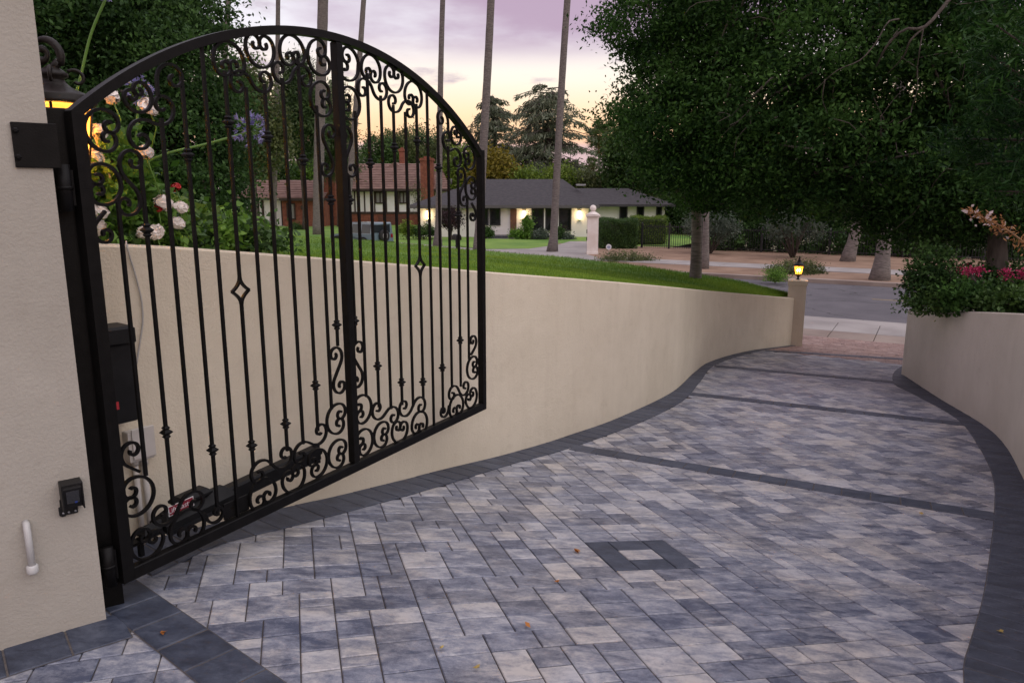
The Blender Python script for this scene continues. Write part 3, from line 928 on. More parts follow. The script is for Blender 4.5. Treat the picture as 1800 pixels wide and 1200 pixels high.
def sscroll(e1, e2, pt, rho):
    E1, E2, Pt = Vector(e1), Vector(e2), Vector(pt)
    bestp = None
    for k in range(0, 60):
        c = sshape(k * .12); q = with_eyes(c)
        dist = (q[-1] - q[0]).length
        if bestp is None or abs(1.22 / dist - rho) < bestp[0]: bestp = (abs(1.22 / dist - rho), q)
    q = bestp[1]; res = []
    for fl in (False, True):
        r = fit(q, 0, -1, E1, E2, fl)
        res.append((min((p - Pt).length for p in r[1:-1]), r[1:-1]))
    return min(res, key=lambda t: t[0])[1]
def jscroll(e1, tail, pt, rho):
    E1, T, Pt = Vector(e1), Vector(tail), Vector(pt)
    bestp = None
    for k in range(0, 50):
        h = half(.2, math.radians(450), straight=.02 + k * .1); q = h + [eye(h, 1)]
        dist = (q[-1] - q[0]).length
        if bestp is None or abs(1.22 / dist - rho) < bestp[0]: bestp = (abs(1.22 / dist - rho), q)
    q = bestp[1]; res = []
    for fl in (False, True):
        r = fit(q, 0, -1, T, E1, fl)
        res.append((min((p - Pt).length for p in r[:-1]), r[:-1]))
    return min(res, key=lambda t: t[0])[1]
CS = [  # eye, eye, outermost point of the body (photo pixels, left half)
    ((200, 212), (186, 249), (154, 223)), ((235, 175), (257, 158), (265, 193)), ((178, 302), (186, 346), (219, 327)),
    ((398, 115), (420.5, 109), (405, 72)), ((453.5, 82), (471.5, 80), (463, 118)), ((510.5, 100), (530, 92), (516, 61)),
    ((564.5, 85), (575, 115), (548, 106)), ((571, 160), (577, 188), (551, 171)), ((603, 724), (598, 749), (580, 739)),
    ((606, 786), (598, 810), (583, 801)), ((555.7, 808), (565.7, 824.7), (580, 805)), ((511.7, 843), (530, 832), (530, 860)),
    ((458.5, 880), (478.7, 867), (462, 845)), ((323.5, 937.7), (347, 929), (337, 896)), ((254, 944), (278, 955), (258, 985)),
    ((239, 855), (243, 894), (276, 866))]
SS = [  # eye, eye, a point on the curve, loop / distance
    ((295, 190), (250, 240), (297, 217), .75), ((237, 281), (232, 362), (253, 350), .50), ((423.5, 143.5), (471.5, 143.5), (424, 166), .66),
    ((497, 127), (542, 134.5), (500, 149), .70), ((585, 231), (579.5, 298), (568, 227), .42), ((595, 622), (603, 681), (590, 683), .40),
    ((570, 760.5), (532, 800), (567, 782), .52), ((508, 803), (458.5, 832), (506, 823), .52), ((349.5, 881), (289, 907), (291, 927), .52)]
JS = [((310, 132), (284, 170), (278, 132), .78), ((189, 414), (191, 371), (171, 403), .72), ((388, 905), (364.7, 903), (386, 927), .9), ((234.7, 792.5), (251, 830), (215, 797), .72)]
curves = [cscroll(uv(*a), uv(*b_), uv(*m)) for a, b_, m in CS]
curves += [sscroll(uv(*a), uv(*b_), uv(*p), r) for a, b_, p, r in SS]
curves += [jscroll(uv(*a), uv(*b_), uv(*p), r) for a, b_, p, r in JS]
for cv in curves:
    for side in (1, -1):
        pts = [(UC + side * (q.x - UC), Y0, q.y) for q in cv]
        MB().tube(pts, 0, sx=(.0118, .015)).build('scroll', IRON, gate)
# hinges
for v in (.10, 1.62):
    mb = MB(); mb.lathe([(.024, -.085), (.024, .085)], c=(-.058, Y0, v), n=14); mb.lathe([(.028, -.006), (.028, .006)], c=(-.058, Y0, v), n=14)
    mb.box((-.045, Y0, v), (.035, .02, .13)); mb.build('hinge', IRON, gate)
# bracket plate that takes the operator arm
q0, q1 = uv(399, 872), uv(441, 915)
gbox(MB(), q0.x, q1.x + .02, .06, uv(437, 872).y, th=.008, yc=Y0 + .01).build('bracket_plate', IRON, gate)

# ------------------------------------------------------------------ post, pier and what hangs there
post = thing('gate_post', 'black steel gate post at the end of the stucco pier', 'post', (-1.72, 2.84, zg(-1.7, 2.85)))
pdir = (flat(G(186, 1090)) - flat(G(0, 1145))).normalized(); PRZ = math.atan2(pdir.y, pdir.x)
mb = MB(); pc = Vector((-1.722, 2.880, 0))
ptop = V(100, 192, 2.9).z
mb.box((pc.x, pc.y, (ptop - .15) / 2), (.10, .10, ptop + .15), rz=PRZ, bev=.005); part(mb, 'post_tube', IRON, post)
# pier (stucco)
pface = flat(G(187, 1089)); pn = Vector((pdir.y, -pdir.x, 0))      # pn points to the camera
pier = None
mb = MB(); Wp, Tp = 2.6, .42
c = pface - pdir * (Wp / 2) - pn * (Tp / 2)
mb.box((c.x, c.y, 1.35), (Wp, Tp, 3.3), rz=PRZ, bev=.022)
pier = tag(mb.build('stucco_pier', stuccomat('grey_pier_stucco', (.36, .335, .29), (.435, .41, .36), (.29, .26, .215), .4, 85)), 'tall pale stucco pier at the left edge with sensor and pipe', 'pier')
# move the post just past the end of the pier
def on_pier(px, py, off=0.0):
    d = ray(px, py); a = pface + pn * off
    k = (a.x * pn.x + a.y * pn.y) / (d.x * pn.x + pn.y * 1.0)
    return V(px, py, k)
# hinge strap plate bolted to the pier face
a, b_ = on_pier(18, 222), on_pier(78, 288)
mb = MB(); cc = (a + b_) / 2; cc2 = cc + pn * .006
ln_ = (Vector((b_.x, b_.y)) - Vector((a.x, a.y))).length + .05
cc2 = cc2 + pdir * .025
mb.box((cc2.x, cc2.y, cc2.z), (ln_, .010, .155), rz=PRZ, bev=.002); plate = part(mb, 'strap_plate', IRON, post)
for px, py in ((27, 229), (32, 276)):
    q = on_pier(px, py, .014); m2 = MB(); m2.M = Matrix.Translation(q) @ Matrix.Rotation(PRZ, 4, 'Z') @ Matrix.Rotation(PI / 2, 4, 'X')
    m2.lathe([(.011, -.006), (.011, .003), (.005, .007)], n=6, smooth=False); part(m2, 'bolt', IRON, plate)
# photo-eye sensor with hood
q = on_pier(124, 868)
sens = thing('gate_sensor', 'small black hooded safety sensor on the stucco pier', 'sensor', (q.x, q.y, q.z), PRZ)
sens.scale = (.74, .74, .78)
mb = MB(); mb.prism([(0, .075), (-.075, .072), (-.082, .052), (-.06, -.05), (0, -.058)], 'x', -.042, .042)
mb.v = [(x, y, z) for x, y, z in mb.v]
mb.build('housing', PLASTIC, sens)
mb = MB(); mb.box((0, -.0735, .015), (.058, .012, .075), bev=.004); mb.build('lens', mat('smoked_lens', (.01, .011, .014), rough=.12, spec=.7), sens)
mb = MB(); mb.box((.046, -.04, .008), (.006, .095, .13)); mb.box((-.046, -.04, .008), (.006, .095, .13)); mb.box((0, -.045, .077), (.098, .1, .006)); mb.build('hood', PLASTIC, sens)
mb = MB(); mb.box((-.02, -.012, -.075), (.085, .02, .045), bev=.004); mb.box((-.044, -.008, -.06), (.02, .012, .09), bev=.003); mb.build('bracket', PLASTIC, sens)
for x in (-.045, -.02, .01):
    mb = MB(); mb.M = Matrix.Translation((x, -.026, -.082)) @ Matrix.Rotation(PI / 2, 4, 'X'); mb.lathe([(.006, -.003), (.006, .003)], n=8); mb.build('screw', mat('steel', (.35, .35, .36), rough=.35, metal=1), sens)
mb = MB(); mb.box((.012, -.081, -.018), (.012, .003, .008)); mb.build('indicator', mat('blue_plastic', (.01, .03, .18), rough=.3), sens)
# white PVC pipe stub with cap
a, b_ = on_pier(47, 928, .03), on_pier(57, 998, .03)
pipe = thing('pvc_pipe', 'short white plastic pipe stub with end cap on the stucco pier', 'pipe', tuple(b_))
mb = MB(); x, y = b_.x, b_.y; zt = on_pier(47, 930, .03).z
mb.tube([(x, y, b_.z), (x, y, zt - .01), (x - pn.x * .012, y - pn.y * .012, zt + .012), (x - pn.x * .03, y - pn.y * .03, zt + .018)], .0125, n=12); part(mb, 'tube', PVC, pipe)
mb = MB(); mb.lathe([(.0, -.022), (.017, -.02), (.020, -.014), (.020, .010), (.017, .013), (.013, .013)], c=(x, y, b_.z), n=16); part(mb, 'end_cap', PVC, pipe)

# ------------------------------------------------------------------ things on the retaining wall behind the gate
wd_ = d0                                                   # direction of the straight part of the wall
wn_ = Vector((wd_.y, -wd_.x, 0)); WRZ = math.atan2(wd_.y, wd_.x); wp = LB[2]
def on_wall(px, py, off=0.0):
    d = ray(px, py); a = wp + wn_ * off
    k = (a.x * wn_.x + a.y * wn_.y) / (d.x * wn_.x + wn_.y)
    return V(px, py, k)
def wall_box(mb, px0, py0, px1, py1, depth, bev, off=0.0):
    a, b_ = on_wall(px0, py0, off + depth), on_wall(px1, py1, off + depth)
    c = (a + b_) / 2; l_ = (Vector((a.x, a.y)) - Vector((b_.x, b_.y))).length
    cc = c - wn_ * (depth / 2)
    mb.box((cc.x, cc.y, cc.z), (l_, depth, abs(a.z - b_.z)), rz=WRZ, bev=bev)
    return cc, l_, abs(a.z - b_.z)
q = on_wall(210, 660)
cb = thing('control_box', 'black gate control box mounted on the cream wall behind the gate', 'control box', tuple(q))
mb = MB(); wall_box(mb, 163, 600, 243, 738, .14, .006); part(mb, 'box_body', PLASTIC, cb)
mb = MB(); wall_box(mb, 160, 582, 240, 604, .16, .012); part(mb, 'lid', PLASTIC, cb)
mb = MB(); wall_box(mb, 198, 708, 210, 719, .002, 0, off=.1415); part(mb, 'sticker', mat('red_label', (.45, .03, .04), rough=.4), cb)
mb = MB(); wall_box(mb, 164, 712, 173, 724, .002, 0, off=.1415); part(mb, 'white_sticker', mat('white_label', (.7, .7, .7), rough=.4), cb)
q = on_wall(247, 785)
jb = thing('junction_box', 'small grey white junction box with two conduits under the control box', 'junction box', tuple(q))
mb = MB(); wall_box(mb, 224, 762, 272, 803, .06, .004); part(mb, 'box_body', GALV, jb)
mb = MB(); wall_box(mb, 231, 756, 275, 799, .008, .003, off=.061); part(mb, 'cover', GALV, jb)
for px in (236, 252):
    a = on_wall(px, 800, .03); b_ = on_wall(px + 14, 950, .03)
    mb = MB(); mb.tube([(a.x, a.y, a.z + .01), (a.x, a.y, zg(a.x, a.y) - .05)], .014, n=10); mb.lathe([(.019, -.02), (.019, .02)], c=(a.x, a.y, a.z - .03), n=12)
    part(mb, 'conduit', GALV, jb)
# grey cable that hangs over the wall
pts = [on_wall(x, y, .012) for x, y in ((222, 428), (228, 450), (240, 490), (249, 530), (251, 565), (247, 595), (240, 640))]
mb = MB(); mb.tube(smooth([on_wall(222, 424, -.08)] + pts, 24), .004, n=6)
tag(mb.build('cable', mat('grey_cable', (.42, .40, .38), rough=.5)), 'thin grey cable hanging over the top of the cream wall', 'cable')

# swing gate operator: long black arm behind the gate with motor housing
OY_ = .16
oa, ob, oc = uv(238, 945, OY_), uv(352, 868, OY_), uv(556, 795, OY_)
op = thing('gate_operator', 'black gate opener arm with motor housing behind the gate bars', 'gate opener', (A0.x, A0.y, GZ), GRZ)
dirv = (oc - oa).normalized()
def arm_box(mb, f0, f1, w_, h_, dz=0.0, bev=.01, taper=None):
    a = oa + (oc - oa) * f0; b_ = oa + (oc - oa) * f1
    ang = math.atan2(b_.y - a.y, b_.x - a.x)
    mb.M = Matrix.Translation(((a.x + b_.x) / 2, OY_, (a.y + b_.y) / 2 + dz)) @ Matrix.Rotation(-ang, 4, 'Y')
    mb.box((0, 0, 0), ((b_ - a).length, w_, h_), bev=bev); mb.M = None
mb = MB(); arm_box(mb, .40, 1.0, .07, .085); part_ = mb.build('arm_tube', PLASTIC, op)
mb = MB(); arm_box(mb, .10, .46, .12, .13, bev=.05); arm_box(mb, .02, .14, .07, .07, bev=.03); arm_box(mb, .18, .34, .09, .05, dz=.075, bev=.02); hous = mb.build('motor_housing', PLASTIC, op)
mb = MB(); arm_box(mb, .97, 1.02, .05, .06, bev=.02); a = oa + (oc - oa) * 1.0
mb.M = Matrix.Translation((a.x, OY_, a.y)); mb.lathe([(.022, -.06), (.022, .05)], n=12); mb.M = None
mb.build('end_joint', IRON, op)
mb = MB(); mb.box((oa.x - .03, OY_ + .0, oa.y - .02), (.16, .05, .012)); mb.box((oa.x + .02, OY_, oa.y - .05), (.02, .02, .09)); mb.build('mount', IRON, op)
fl, fr_ = uv(297, 899, OY_ - .062), uv(339, 880, OY_ - .062)
ang = math.atan2(fr_.y - fl.y, fr_.x - fl.x); LW = (fr_ - fl).length
mb = MB(); mb.M = Matrix.Translation(((fl.x + fr_.x) / 2, OY_ - .0625, (fl.y + fr_.y) / 2)) @ Matrix.Rotation(-ang, 4, 'Y')
mb.box((0, 0, 0), (LW, .003, .040)); lab = mb.build('label_plate', mat('crimson_label', (.24, .012, .03), rough=.35), op)
mb = MB(); mb.M = Matrix.Translation(((fl.x + fr_.x) / 2, OY_ - .0622, (fl.y + fr_.y) / 2)) @ Matrix.Rotation(-ang, 4, 'Y')
mb.box((0, 0, 0), (LW + .008, .002, .047)); mb.build('label_border', mat('white_label', (.7, .7, .7)), op)
def text(name, s_, size, m, parent, loc, rot, ext=.0006):
    cu_ = bpy.data.curves.new(name, 'FONT'); cu_.body = s_; cu_.size = size; cu_.extrude = ext
    cu_.align_x = 'CENTER'; cu_.align_y = 'CENTER'; cu_.resolution_u = 2
    tmp = bpy.data.objects.new(name, cu_); COL.objects.link(tmp)
    dg = bpy.context.evaluated_depsgraph_get()
    me = bpy.data.meshes.new_from_object(tmp.evaluated_get(dg))
    bpy.data.objects.remove(tmp)
    me.materials.clear(); me.materials.append(m)
    o = bpy.data.objects.new(name, me); COL.objects.link(o); o.parent = parent; o.location = loc; o.rotation_euler = rot
    return o
text('lettering', 'LiftMaster', .034, mat('white_label', (.7, .7, .7)), op, ((fl.x + fr_.x) / 2, OY_ - .0645, (fl.y + fr_.y) / 2), (PI / 2, -ang, 0))
# small tubes of the lantern by the hinge
def lantern(name, label, base, h, rad, glass_col, watts, fancy):
    """post lantern: base at base, total height h"""
    x, y, z = base
    t = thing(name, label, 'lantern', base, 0, 'lit lanterns on the walls')
    MET = mat('bronze', (.010, .0075, .006), (.02, .015, .012), rough=.5, scale=14, bump=.2, spec=.3)
    k = h
    mb = MB(); mb.lathe([(rad * .55, 0), (rad * .55, .012 * k), (rad * .25, .03 * k), (rad * .2, .10 * k), (rad * .35, .14 * k), (rad * .7, .2 * k), (rad * .72, .235 * k)], n=18); mb.build('pedestal', MET, t)
    g0, g1 = .235 * k, .58 * k
    gm = MATS.get('amber_glass')
    if gm is None:
        gm = bpy.data.materials.new('amber_glass'); gm.use_nodes = True
        b = gm.node_tree.nodes['Principled BSDF']; b.inputs['Base Color'].default_value = (*glass_col, 1)
        b.inputs['Roughness'].default_value = .45; b.inputs['Transmission Weight'].default_value = .95; b.inputs['IOR'].default_value = 1.15
        b.inputs['Emission Color'].default_value = (1.0, .42, .05, 1); b.inputs['Emission Strength'].default_value = 1.0
        MATS['amber_glass'] = gm
    mb = MB(); mb.lathe([(rad * .66, g0), (rad * .95, g1)], n=8, smooth=False, rot=PI / 8); mb.build('glass', gm, t)
    mb = MB()
    for i in range(8):
        a = 2 * PI * i / 8 + PI / 8
        mb.tube([(rad * .68 * math.cos(a), rad * .68 * math.sin(a), g0), (rad * .98 * math.cos(a), rad * .98 * math.sin(a), g1)], rad * .045, n=6)
    mb.build('cage', MET, t)
    kk = k * (.76 if fancy else 1)
    prof = [(rad * 1.08, g1 - .005), (rad * 1.16, g1 + .008 * kk), (rad * 1.10, g1 + .02 * kk), (rad * 1.14, g1 + .045 * kk), (rad * 1.0, g1 + .058 * kk), (rad * .74, g1 + .078 * kk), (rad * .48, g1 + .105 * kk), (rad * .33, g1 + .135 * kk), (rad * .30, g1 + .155 * kk), (rad * .42, g1 + .17 * kk), (rad * .42, g1 + .19 * kk), (rad * .26, g1 + .215 * kk), (rad * .14, g1 + .235 * kk)]
    if not fancy: prof = [(rad * 1.08, g1 - .005), (rad * 1.16, g1 + .01 * k), (rad * 1.12, g1 + .055 * k), (rad * 1.0, g1 + .075 * k), (rad * .62, g1 + .13 * k), (rad * .36, g1 + .18 * k), (rad * .34, g1 + .215 * k), (rad * .42, g1 + .225 * k), (rad * .3, g1 + .25 * k), (rad * .12, g1 + .27 * k)]
    mb = MB(); mb.lathe(prof, n=20); mb.build('roof', MET, t)
    if fancy:
        mb = MB()
        for i in range(4):
            a = PI / 4 + i * PI / 2 - .35; ca_, sa_ = math.cos(a), math.sin(a)
            pts = []
            for s_ in range(22):                          # leaf scrolls round the neck
                th = s_ / 21 * 4.6; r = rad * (.30 - .045 * th)
                pts.append(((rad * .62 + r * math.cos(2.4 - th)) * ca_, (rad * .62 + r * math.cos(2.4 - th)) * sa_, g1 + .16 * kk + r * math.sin(2.4 - th)))
            mb.tube(pts, [rad * .055] * 22, n=6)
        pts = []
        for s_ in range(40):                              # the big volute on top
            th = s_ / 39 * 9.5; r = rad * (.62 * math.exp(-.20 * th))
            pts.append((-rad * .25 + r * math.cos(-.6 + th), 0, g1 + .31 * kk + r * math.sin(-.6 + th)))
        mb.tube(pts, [rad * (.10 + .03 * math.sin(i * .4)) for i in range(40)], n=8)
        mb.tube([(0, 0, g1 + .21 * kk), (rad * .1, 0, g1 + .235 * kk), (rad * .24, 0, g1 + .26 * kk)], rad * .13, n=8)
        mb.build('scroll_finial', MET, t)
    else:
        mb = MB(); mb.lathe([(rad * .10, g1 + .26 * k), (rad * .26, g1 + .29 * k), (rad * .1, g1 + .32 * k), (rad * .16, g1 + .345 * k), (rad * .02, .42 * k + g1)], n=12); mb.build('finial', MET, t)
    mb = MB(); mb.lathe([(.0, -.05 * k), (rad * .22, -.02 * k), (rad * .26, .03 * k), (rad * .1, .08 * k), (0, .09 * k)], c=(0, 0, (g0 + g1) / 2), n=12)
    mb.build('bulb', mat('lamp_filament', (1, .6, .2), emit=(1.0, .5, .12), estr=14), t)
    lo = bpy.data.objects.new('lamp', bpy.data.lights.new('lamp', 'POINT')); COL.objects.link(lo)
    lo.data.energy = watts; lo.data.color = (1.0, .52, .16); lo.data.shadow_soft_size = rad * .3
    lo.location = (0, 0, (g0 + g1) / 2); lo.parent = t
    lo.visible_camera = True
    return t
lp = V(112, 300, 3.62); lz = ltop[0]
lantern('wall_lantern', 'large bronze scroll top lantern glowing behind the gate post', (lp.x, lp.y, V(112, 392, 3.62).z), .95, .152, (1.0, .55, .12), 210, True)

# ------------------------------------------------------------------ small stucco pillar with lantern at the street end of the wall
pb = flat(G(1400, 607)); pz = zg(pb.x, pb.y)
ptz = V(1400, 497, pb.y).z
sp = thing('stucco_pillar', 'short stucco pillar carrying a lit lantern at the street end of the wall', 'pillar', (pb.x - .03, pb.y + .1, pz), math.atan2(SD.y, SD.x) + .15)
hh = ptz - pz
mb = MB(); mb.box((0, 0, hh / 2 - .15), (.33, .33, hh + .3), bev=.012); mb.build('shaft', STUCCO, sp)
mb = MB(); mb.box((0, 0, hh + .0), (.36, .36, .10), bev=.012); mb.build('cap', STUCCO, sp)
lantern('pillar_lantern', 'small lit lantern on the short stucco pillar by the street', (pb.x - .03, pb.y + .1, ptz + .05), .47, .085, (1, .6, .15), 34, False)

# ------------------------------------------------------------------ houses across the street
SHING = mat('dark_shingle', (.032, .030, .034), (.058, .054, .058), rough=.9, scale=4, bump=.6, bscale=9, stretch=(1, 1, 3))
TILE = mat('brown_roof_tile', (.17, .105, .085), (.28, .18, .15), rough=.85, scale=1.5, detail=8)
BRICK = mat('red_brick', (.17, .055, .035), (.28, .10, .06), rough=.9, scale=4, bump=.4, bscale=30)
TIMBER = mat('brown_timber', (.035, .022, .017), (.06, .04, .03), rough=.8, scale=5)
REDWOOD = mat('red_wood_siding', (.10, .035, .022), (.16, .06, .04), rough=.8, scale=3, stretch=(1, 1, 8))
GLASS = glassmat('dark_window_glass', (.012, .014, .015))
DOORW = mat('brown_door', (.10, .045, .03), (.14, .065, .04), rough=.5, scale=4)
FASC = mat('grey_fascia', (.10, .095, .095), rough=.7)
HWALL = mat('white_brick_wall', (.74, .715, .68), (.82, .79, .76), rough=.85, scale=1.2, bump=.4, bscale=16)
# grey roofed house: local frame x to the right, y away from us, z up from its floor
HD = 55.0
h0 = GP(735, 424, FAR_Z)
hx0, hx1 = V(735, 400, HD).x, V(1034, 400, HD).x
house = thing('grey_roof_house', 'low white house with wide dark shingle roof across the street', 'house', (hx0, HD, FAR_Z), 0)
HW = hx1 - hx0
EZ = V(900, 362, HD).z - FAR_Z                       # eave height
def hx(px, y=0.0): return V(px, 400, HD + y).x - hx0
def hz(py, y=0.0): return V(900, py, HD + y).z - FAR_Z
WX0, WX1 = HW - .01, hx(1170, 3)
mb = MB(); mb.box((HW / 2, 5, EZ / 2 - .3), (HW, 10, EZ + .6)); mb.build('wall', HWALL, house)
mb = MB(); mb.box(((HW + WX1) / 2, 7.5, EZ / 2 - .3), (WX1 - HW - .01, 8, EZ + .56)); mb.build('wing_wall', HWALL, house)
def hip(x0, x1, y0, y1, z0, rz, inset, eave=.18):
    ym = (y0 + y1) / 2
    vs = [(x0, y0, z0), (x1, y0, z0), (x1, y1, z0), (x0, y1, z0), (x0 + inset[0], ym, rz), (x1 - inset[1], ym, rz)]
    lo = [(x, y, z - eave) for x, y, z in vs[:4]]
    return vs + lo, [(0, 1, 5, 4), (1, 2, 5), (2, 3, 4, 5), (3, 0, 4), (6, 9, 8, 7), (0, 6, 7, 1), (1, 7, 8, 2), (2, 8, 9, 3), (3, 9, 6, 0)]
RZ = hz(315, 5) 
mb = MB(); mb.add(*hip(-.7, HW + .75, -.7, 10.7, EZ + .02, RZ, (hx(850, 5) + .7, HW + .75 - hx(988, 5))))
roof = mb.build('roof', SHING, house)
mb = MB(); mb.add(*hip(HW - 4, WX1 + .6, 2.6, 12, EZ + .08, hz(331, 7), (2, 3)))
mb.build('wing_roof', SHING, house)
mb = MB(); mb.box((HW / 2, -.71, EZ - .04), (HW + 1.42, .05, .2)); mb.build('fascia', FASC, house)
mb = MB(); q = hx(1020, 2); mb.box((q, 2.2, hz(325, 2)), (.7, .5, .12)); mb.build('skylight', mat('skylight_metal', (.3, .3, .32), rough=.4), roof)
for k in range(3):
    mb = MB(); mb.lathe([(.07, 0), (.07, .45)], c=(2 + k * 2.8, 6 + k * .3, RZ - .4), n=8); mb.build('vent_pipe', FASC, roof)
def window(px0, px1, py0, py1, y=0.0, parent=None, fr=.09, m=TIMBER, mull=0):
    x0, x1, z0, z1 = hx(px0, y), hx(px1, y), hz(py1, y), hz(py0, y)
    mb = MB(); f = fr
    mb.box(((x0 + x1) / 2, y - .03, z1 - f / 2), (x1 - x0, .14, f)); mb.box(((x0 + x1) / 2, y - .03, z0 + f / 2), (x1 - x0, .14, f))
    mb.box((x0 + f / 2, y - .031, (z0 + z1) / 2), (f, .136, z1 - z0)); mb.box((x1 - f / 2, y - .031, (z0 + z1) / 2), (f, .136, z1 - z0))
    for k in range(mull):
        xm = x0 + (x1 - x0) * (k + 1) / (mull + 1); mb.box((xm, y - .032, (z0 + z1) / 2), (f * .8, .13, z1 - z0 - 2 * f))
    w_ = mb.build('window', m, parent)
    mb = MB(); mb.box(((x0 + x1) / 2, y - .015, (z0 + z1) / 2), (x1 - x0 - f, .02, z1 - z0 - f)); mb.build('pane', GLASS, w_)
for a in ((934, 956), (958, 980), (981.5, 1004)): window(a[0], a[1], 366, 406, parent=house, m=mat('dark_frame', (.02, .02, .022), rough=.5))
for a in ((838, 859), (861, 880)): window(a[0], a[1], 366, 396, parent=house, m=mat('dark_frame', (.02, .02, .022), rough=.5))
window(767, 800, 366, 394, parent=house, mull=1, m=mat('dark_frame', (.02, .02, .022), rough=.5))
for a in ((1088, 1102), (1118, 1131), (1152, 1162)): window(a[0], a[1], 362, 392, y=3.5, parent=house, m=mat('dark_frame', (.02, .02, .022), rough=.5))
for a in (957, 980.7):
    mb = MB(); mb.box((hx(a), -.06, (hz(366) + hz(406)) / 2), (.09, .1, hz(366) - hz(406))); mb.build('window_post', WHITE, house)
mb = MB(); mb.box(((hx(897) + hx(908)) / 2, -.03, (hz(367) + hz(408)) / 2), (hx(908) - hx(897), .1, hz(367) - hz(408)), bev=.01); dr_ = mb.build('door', DOORW, house)
mb = MB(); mb.lathe([(.0, -.03), (.03, 0), (.0, .03)], c=(hx(898.5), -.12, hz(388)), n=8); mb.build('handle', mat('brass', (.5, .35, .1), rough=.3, metal=1), dr_)
mb = MB(); mb.box((hx(880), -.9, .06), (hx(912) - hx(850), 1.7, .32), bev=.01); mb.box((hx(882), -2, -.03), (hx(908) - hx(855), 1, .2), bev=.01); mb.build('porch_step', mat('dark_slate', (.05, .05, .06), (.09, .09, .1), rough=.8), house)
for px in (753, 921, 1018):                            # wall lights left on
    mb = MB(); mb.box((hx(px), -.12, hz(378)), (.16, .10, .62), bev=.01)
    sc_ = mb.build('wall_light', mat('lit_wall_lamp', (1, .85, .6), emit=(1.0, .72, .36), estr=6), house)
    for dz in (.34, -.34):
        mb = MB(); mb.box((hx(px), -.13, hz(378) + dz), (.22, .16, .05)); mb.build('bracket', mat('dark_frame', (.02, .02, .022), rough=.5), sc_)
    l_ = bpy.data.objects.new('lamp', bpy.data.lights.new('lamp', 'POINT')); COL.objects.link(l_)
    l_.data.energy = 13; l_.data.color = (1, .72, .38); l_.data.shadow_soft_size = .12; l_.location = (hx(px), -.42, hz(378)); l_.parent = sc_

# tudor house farther left
TD = 76.0
tx0 = V(625, 380, TD).x
tud = thing('tudor_house', 'white half timbered house with brown tiled roof and red brick chimneys', 'house', (tx0, TD, FAR_Z), 0)
def tx(px, y=0.0): return V(px, 380, TD + y).x - tx0
def tz(py, y=0.0): return V(900, py, TD + y).z - FAR_Z
a, b_ = tx(572), tx(800)
EV, BZ = tz(333), tz(376)
mb = MB(); mb.box(((a + b_) / 2, 5, (EV + BZ) / 2), (b_ - a, 10, EV - BZ)); mb.build('upper_wall', WHITE, tud)
mb = MB(); mb.box(((a + b_) / 2, 5, BZ / 2 - .4), (b_ - a + .02, 10.02, BZ + .8)); mb.build('brick_wall', BRICK, tud)
mb = MB()
for px in (577, 600, 625, 642, 659.5, 680, 701, 720):
    mb.box((tx(px), -.03, (EV + BZ) / 2), (.13, .1, EV - BZ))
mb.box(((a + b_) / 2, -.035, BZ + .1), (b_ - a, .12, .22)); mb.box(((a + b_) / 2, -.04, EV - .12), (b_ - a, .12, .22))
mb.build('timbers', TIMBER, tud)
mb = MB(); mb.box(((tx(665) + tx(716)) / 2, -.06, (tz(379) + tz(396)) / 2 - .1), (tx(716) - tx(665), .1, tz(379) - tz(396) + .2)); mb.build('garage_door', REDWOOD, tud)
def tiled_roof(name, x0, x1, y0, ym, z0, z1, rows, parent, hipin=0.0):
    mb = MB()
    for k in range(rows):                               # courses, each lapping the one below
        f0, f1 = k / rows, (k + 1) / rows
        ya, yb = y0 + (ym - y0) * f0, y0 + (ym - y0) * f1
        za, zb = z0 + (z1 - z0) * f0, z0 + (z1 - z0) * f1
        xa, xb = x0 + hipin * f0, x1 - hipin * f0
        mb.add([(xa, ya - .06, za + .10), (xb, ya - .06, za + .10), (xb, yb, zb + .01), (xa, yb, zb + .01), (xa, ya - .06, za - .05), (xb, ya - .06, za - .05)],
               [(0, 1, 2, 3), (4, 5, 1, 0), (0, 3, 4), (1, 5, 2)])
    mb.add([(x0 + hipin, ym, z1), (x1 - hipin, ym, z1), (x1, 2 * ym - y0, z0), (x0, 2 * ym - y0, z0)], [(0, 1, 2, 3)])
    mb.add([(x0, y0, z0 - .06), (x1, y0, z0 - .06), (x1, 2 * ym - y0, z0 - .06), (x0, 2 * ym - y0, z0 - .06)], [(0, 3, 2, 1)])
    return mb.build(name, TILE, parent, fix=False)
r_ = tiled_roof('roof', tx(575), tx(793), -.8, 5.5, EV, tz(288, 5.5), 15, tud, 1.6)
mb = MB(); mb.box(((a + b_) / 2, -.86, EV - .06), (tx(793) - tx(575), .08, .22)); mb.build('fascia', TIMBER, tud)
mb = MB(); mb.prism([(tx(670), tz(292)), (tx(684), tz(281)), (tx(698), tz(292))], 'y', 4.4, 9); mb.build('roof_gable', TILE, r_)
for (x0, x1, top, bot, y) in ((741, 763, 278, 396, -1.0), (705, 713, 262, 300, 7), (570, 592, 285, 396, -1.2)):
    mb = MB(); xa, xb = tx(x0, y), tx(x1, y); zt = tz(top, y); zb = tz(bot, y) - .5
    mb.box(((xa + xb) / 2, y + .5, (zt + zb) / 2), (xb - xa, 1.2, zt - zb)); mb.box(((xa + xb) / 2, y + .5, zt - .15), (xb - xa + .16, 1.36, .22)); mb.box(((xa + xb) / 2, y + .5, zt + .08), ((xb - xa) * .5, .6, .2))
    mb.build('chimney', BRICK, tud)
CURT = mat('pale_curtain', (.22, .22, .21), (.34, .34, .32), rough=.6, scale=3, stretch=(14, 1, .4))
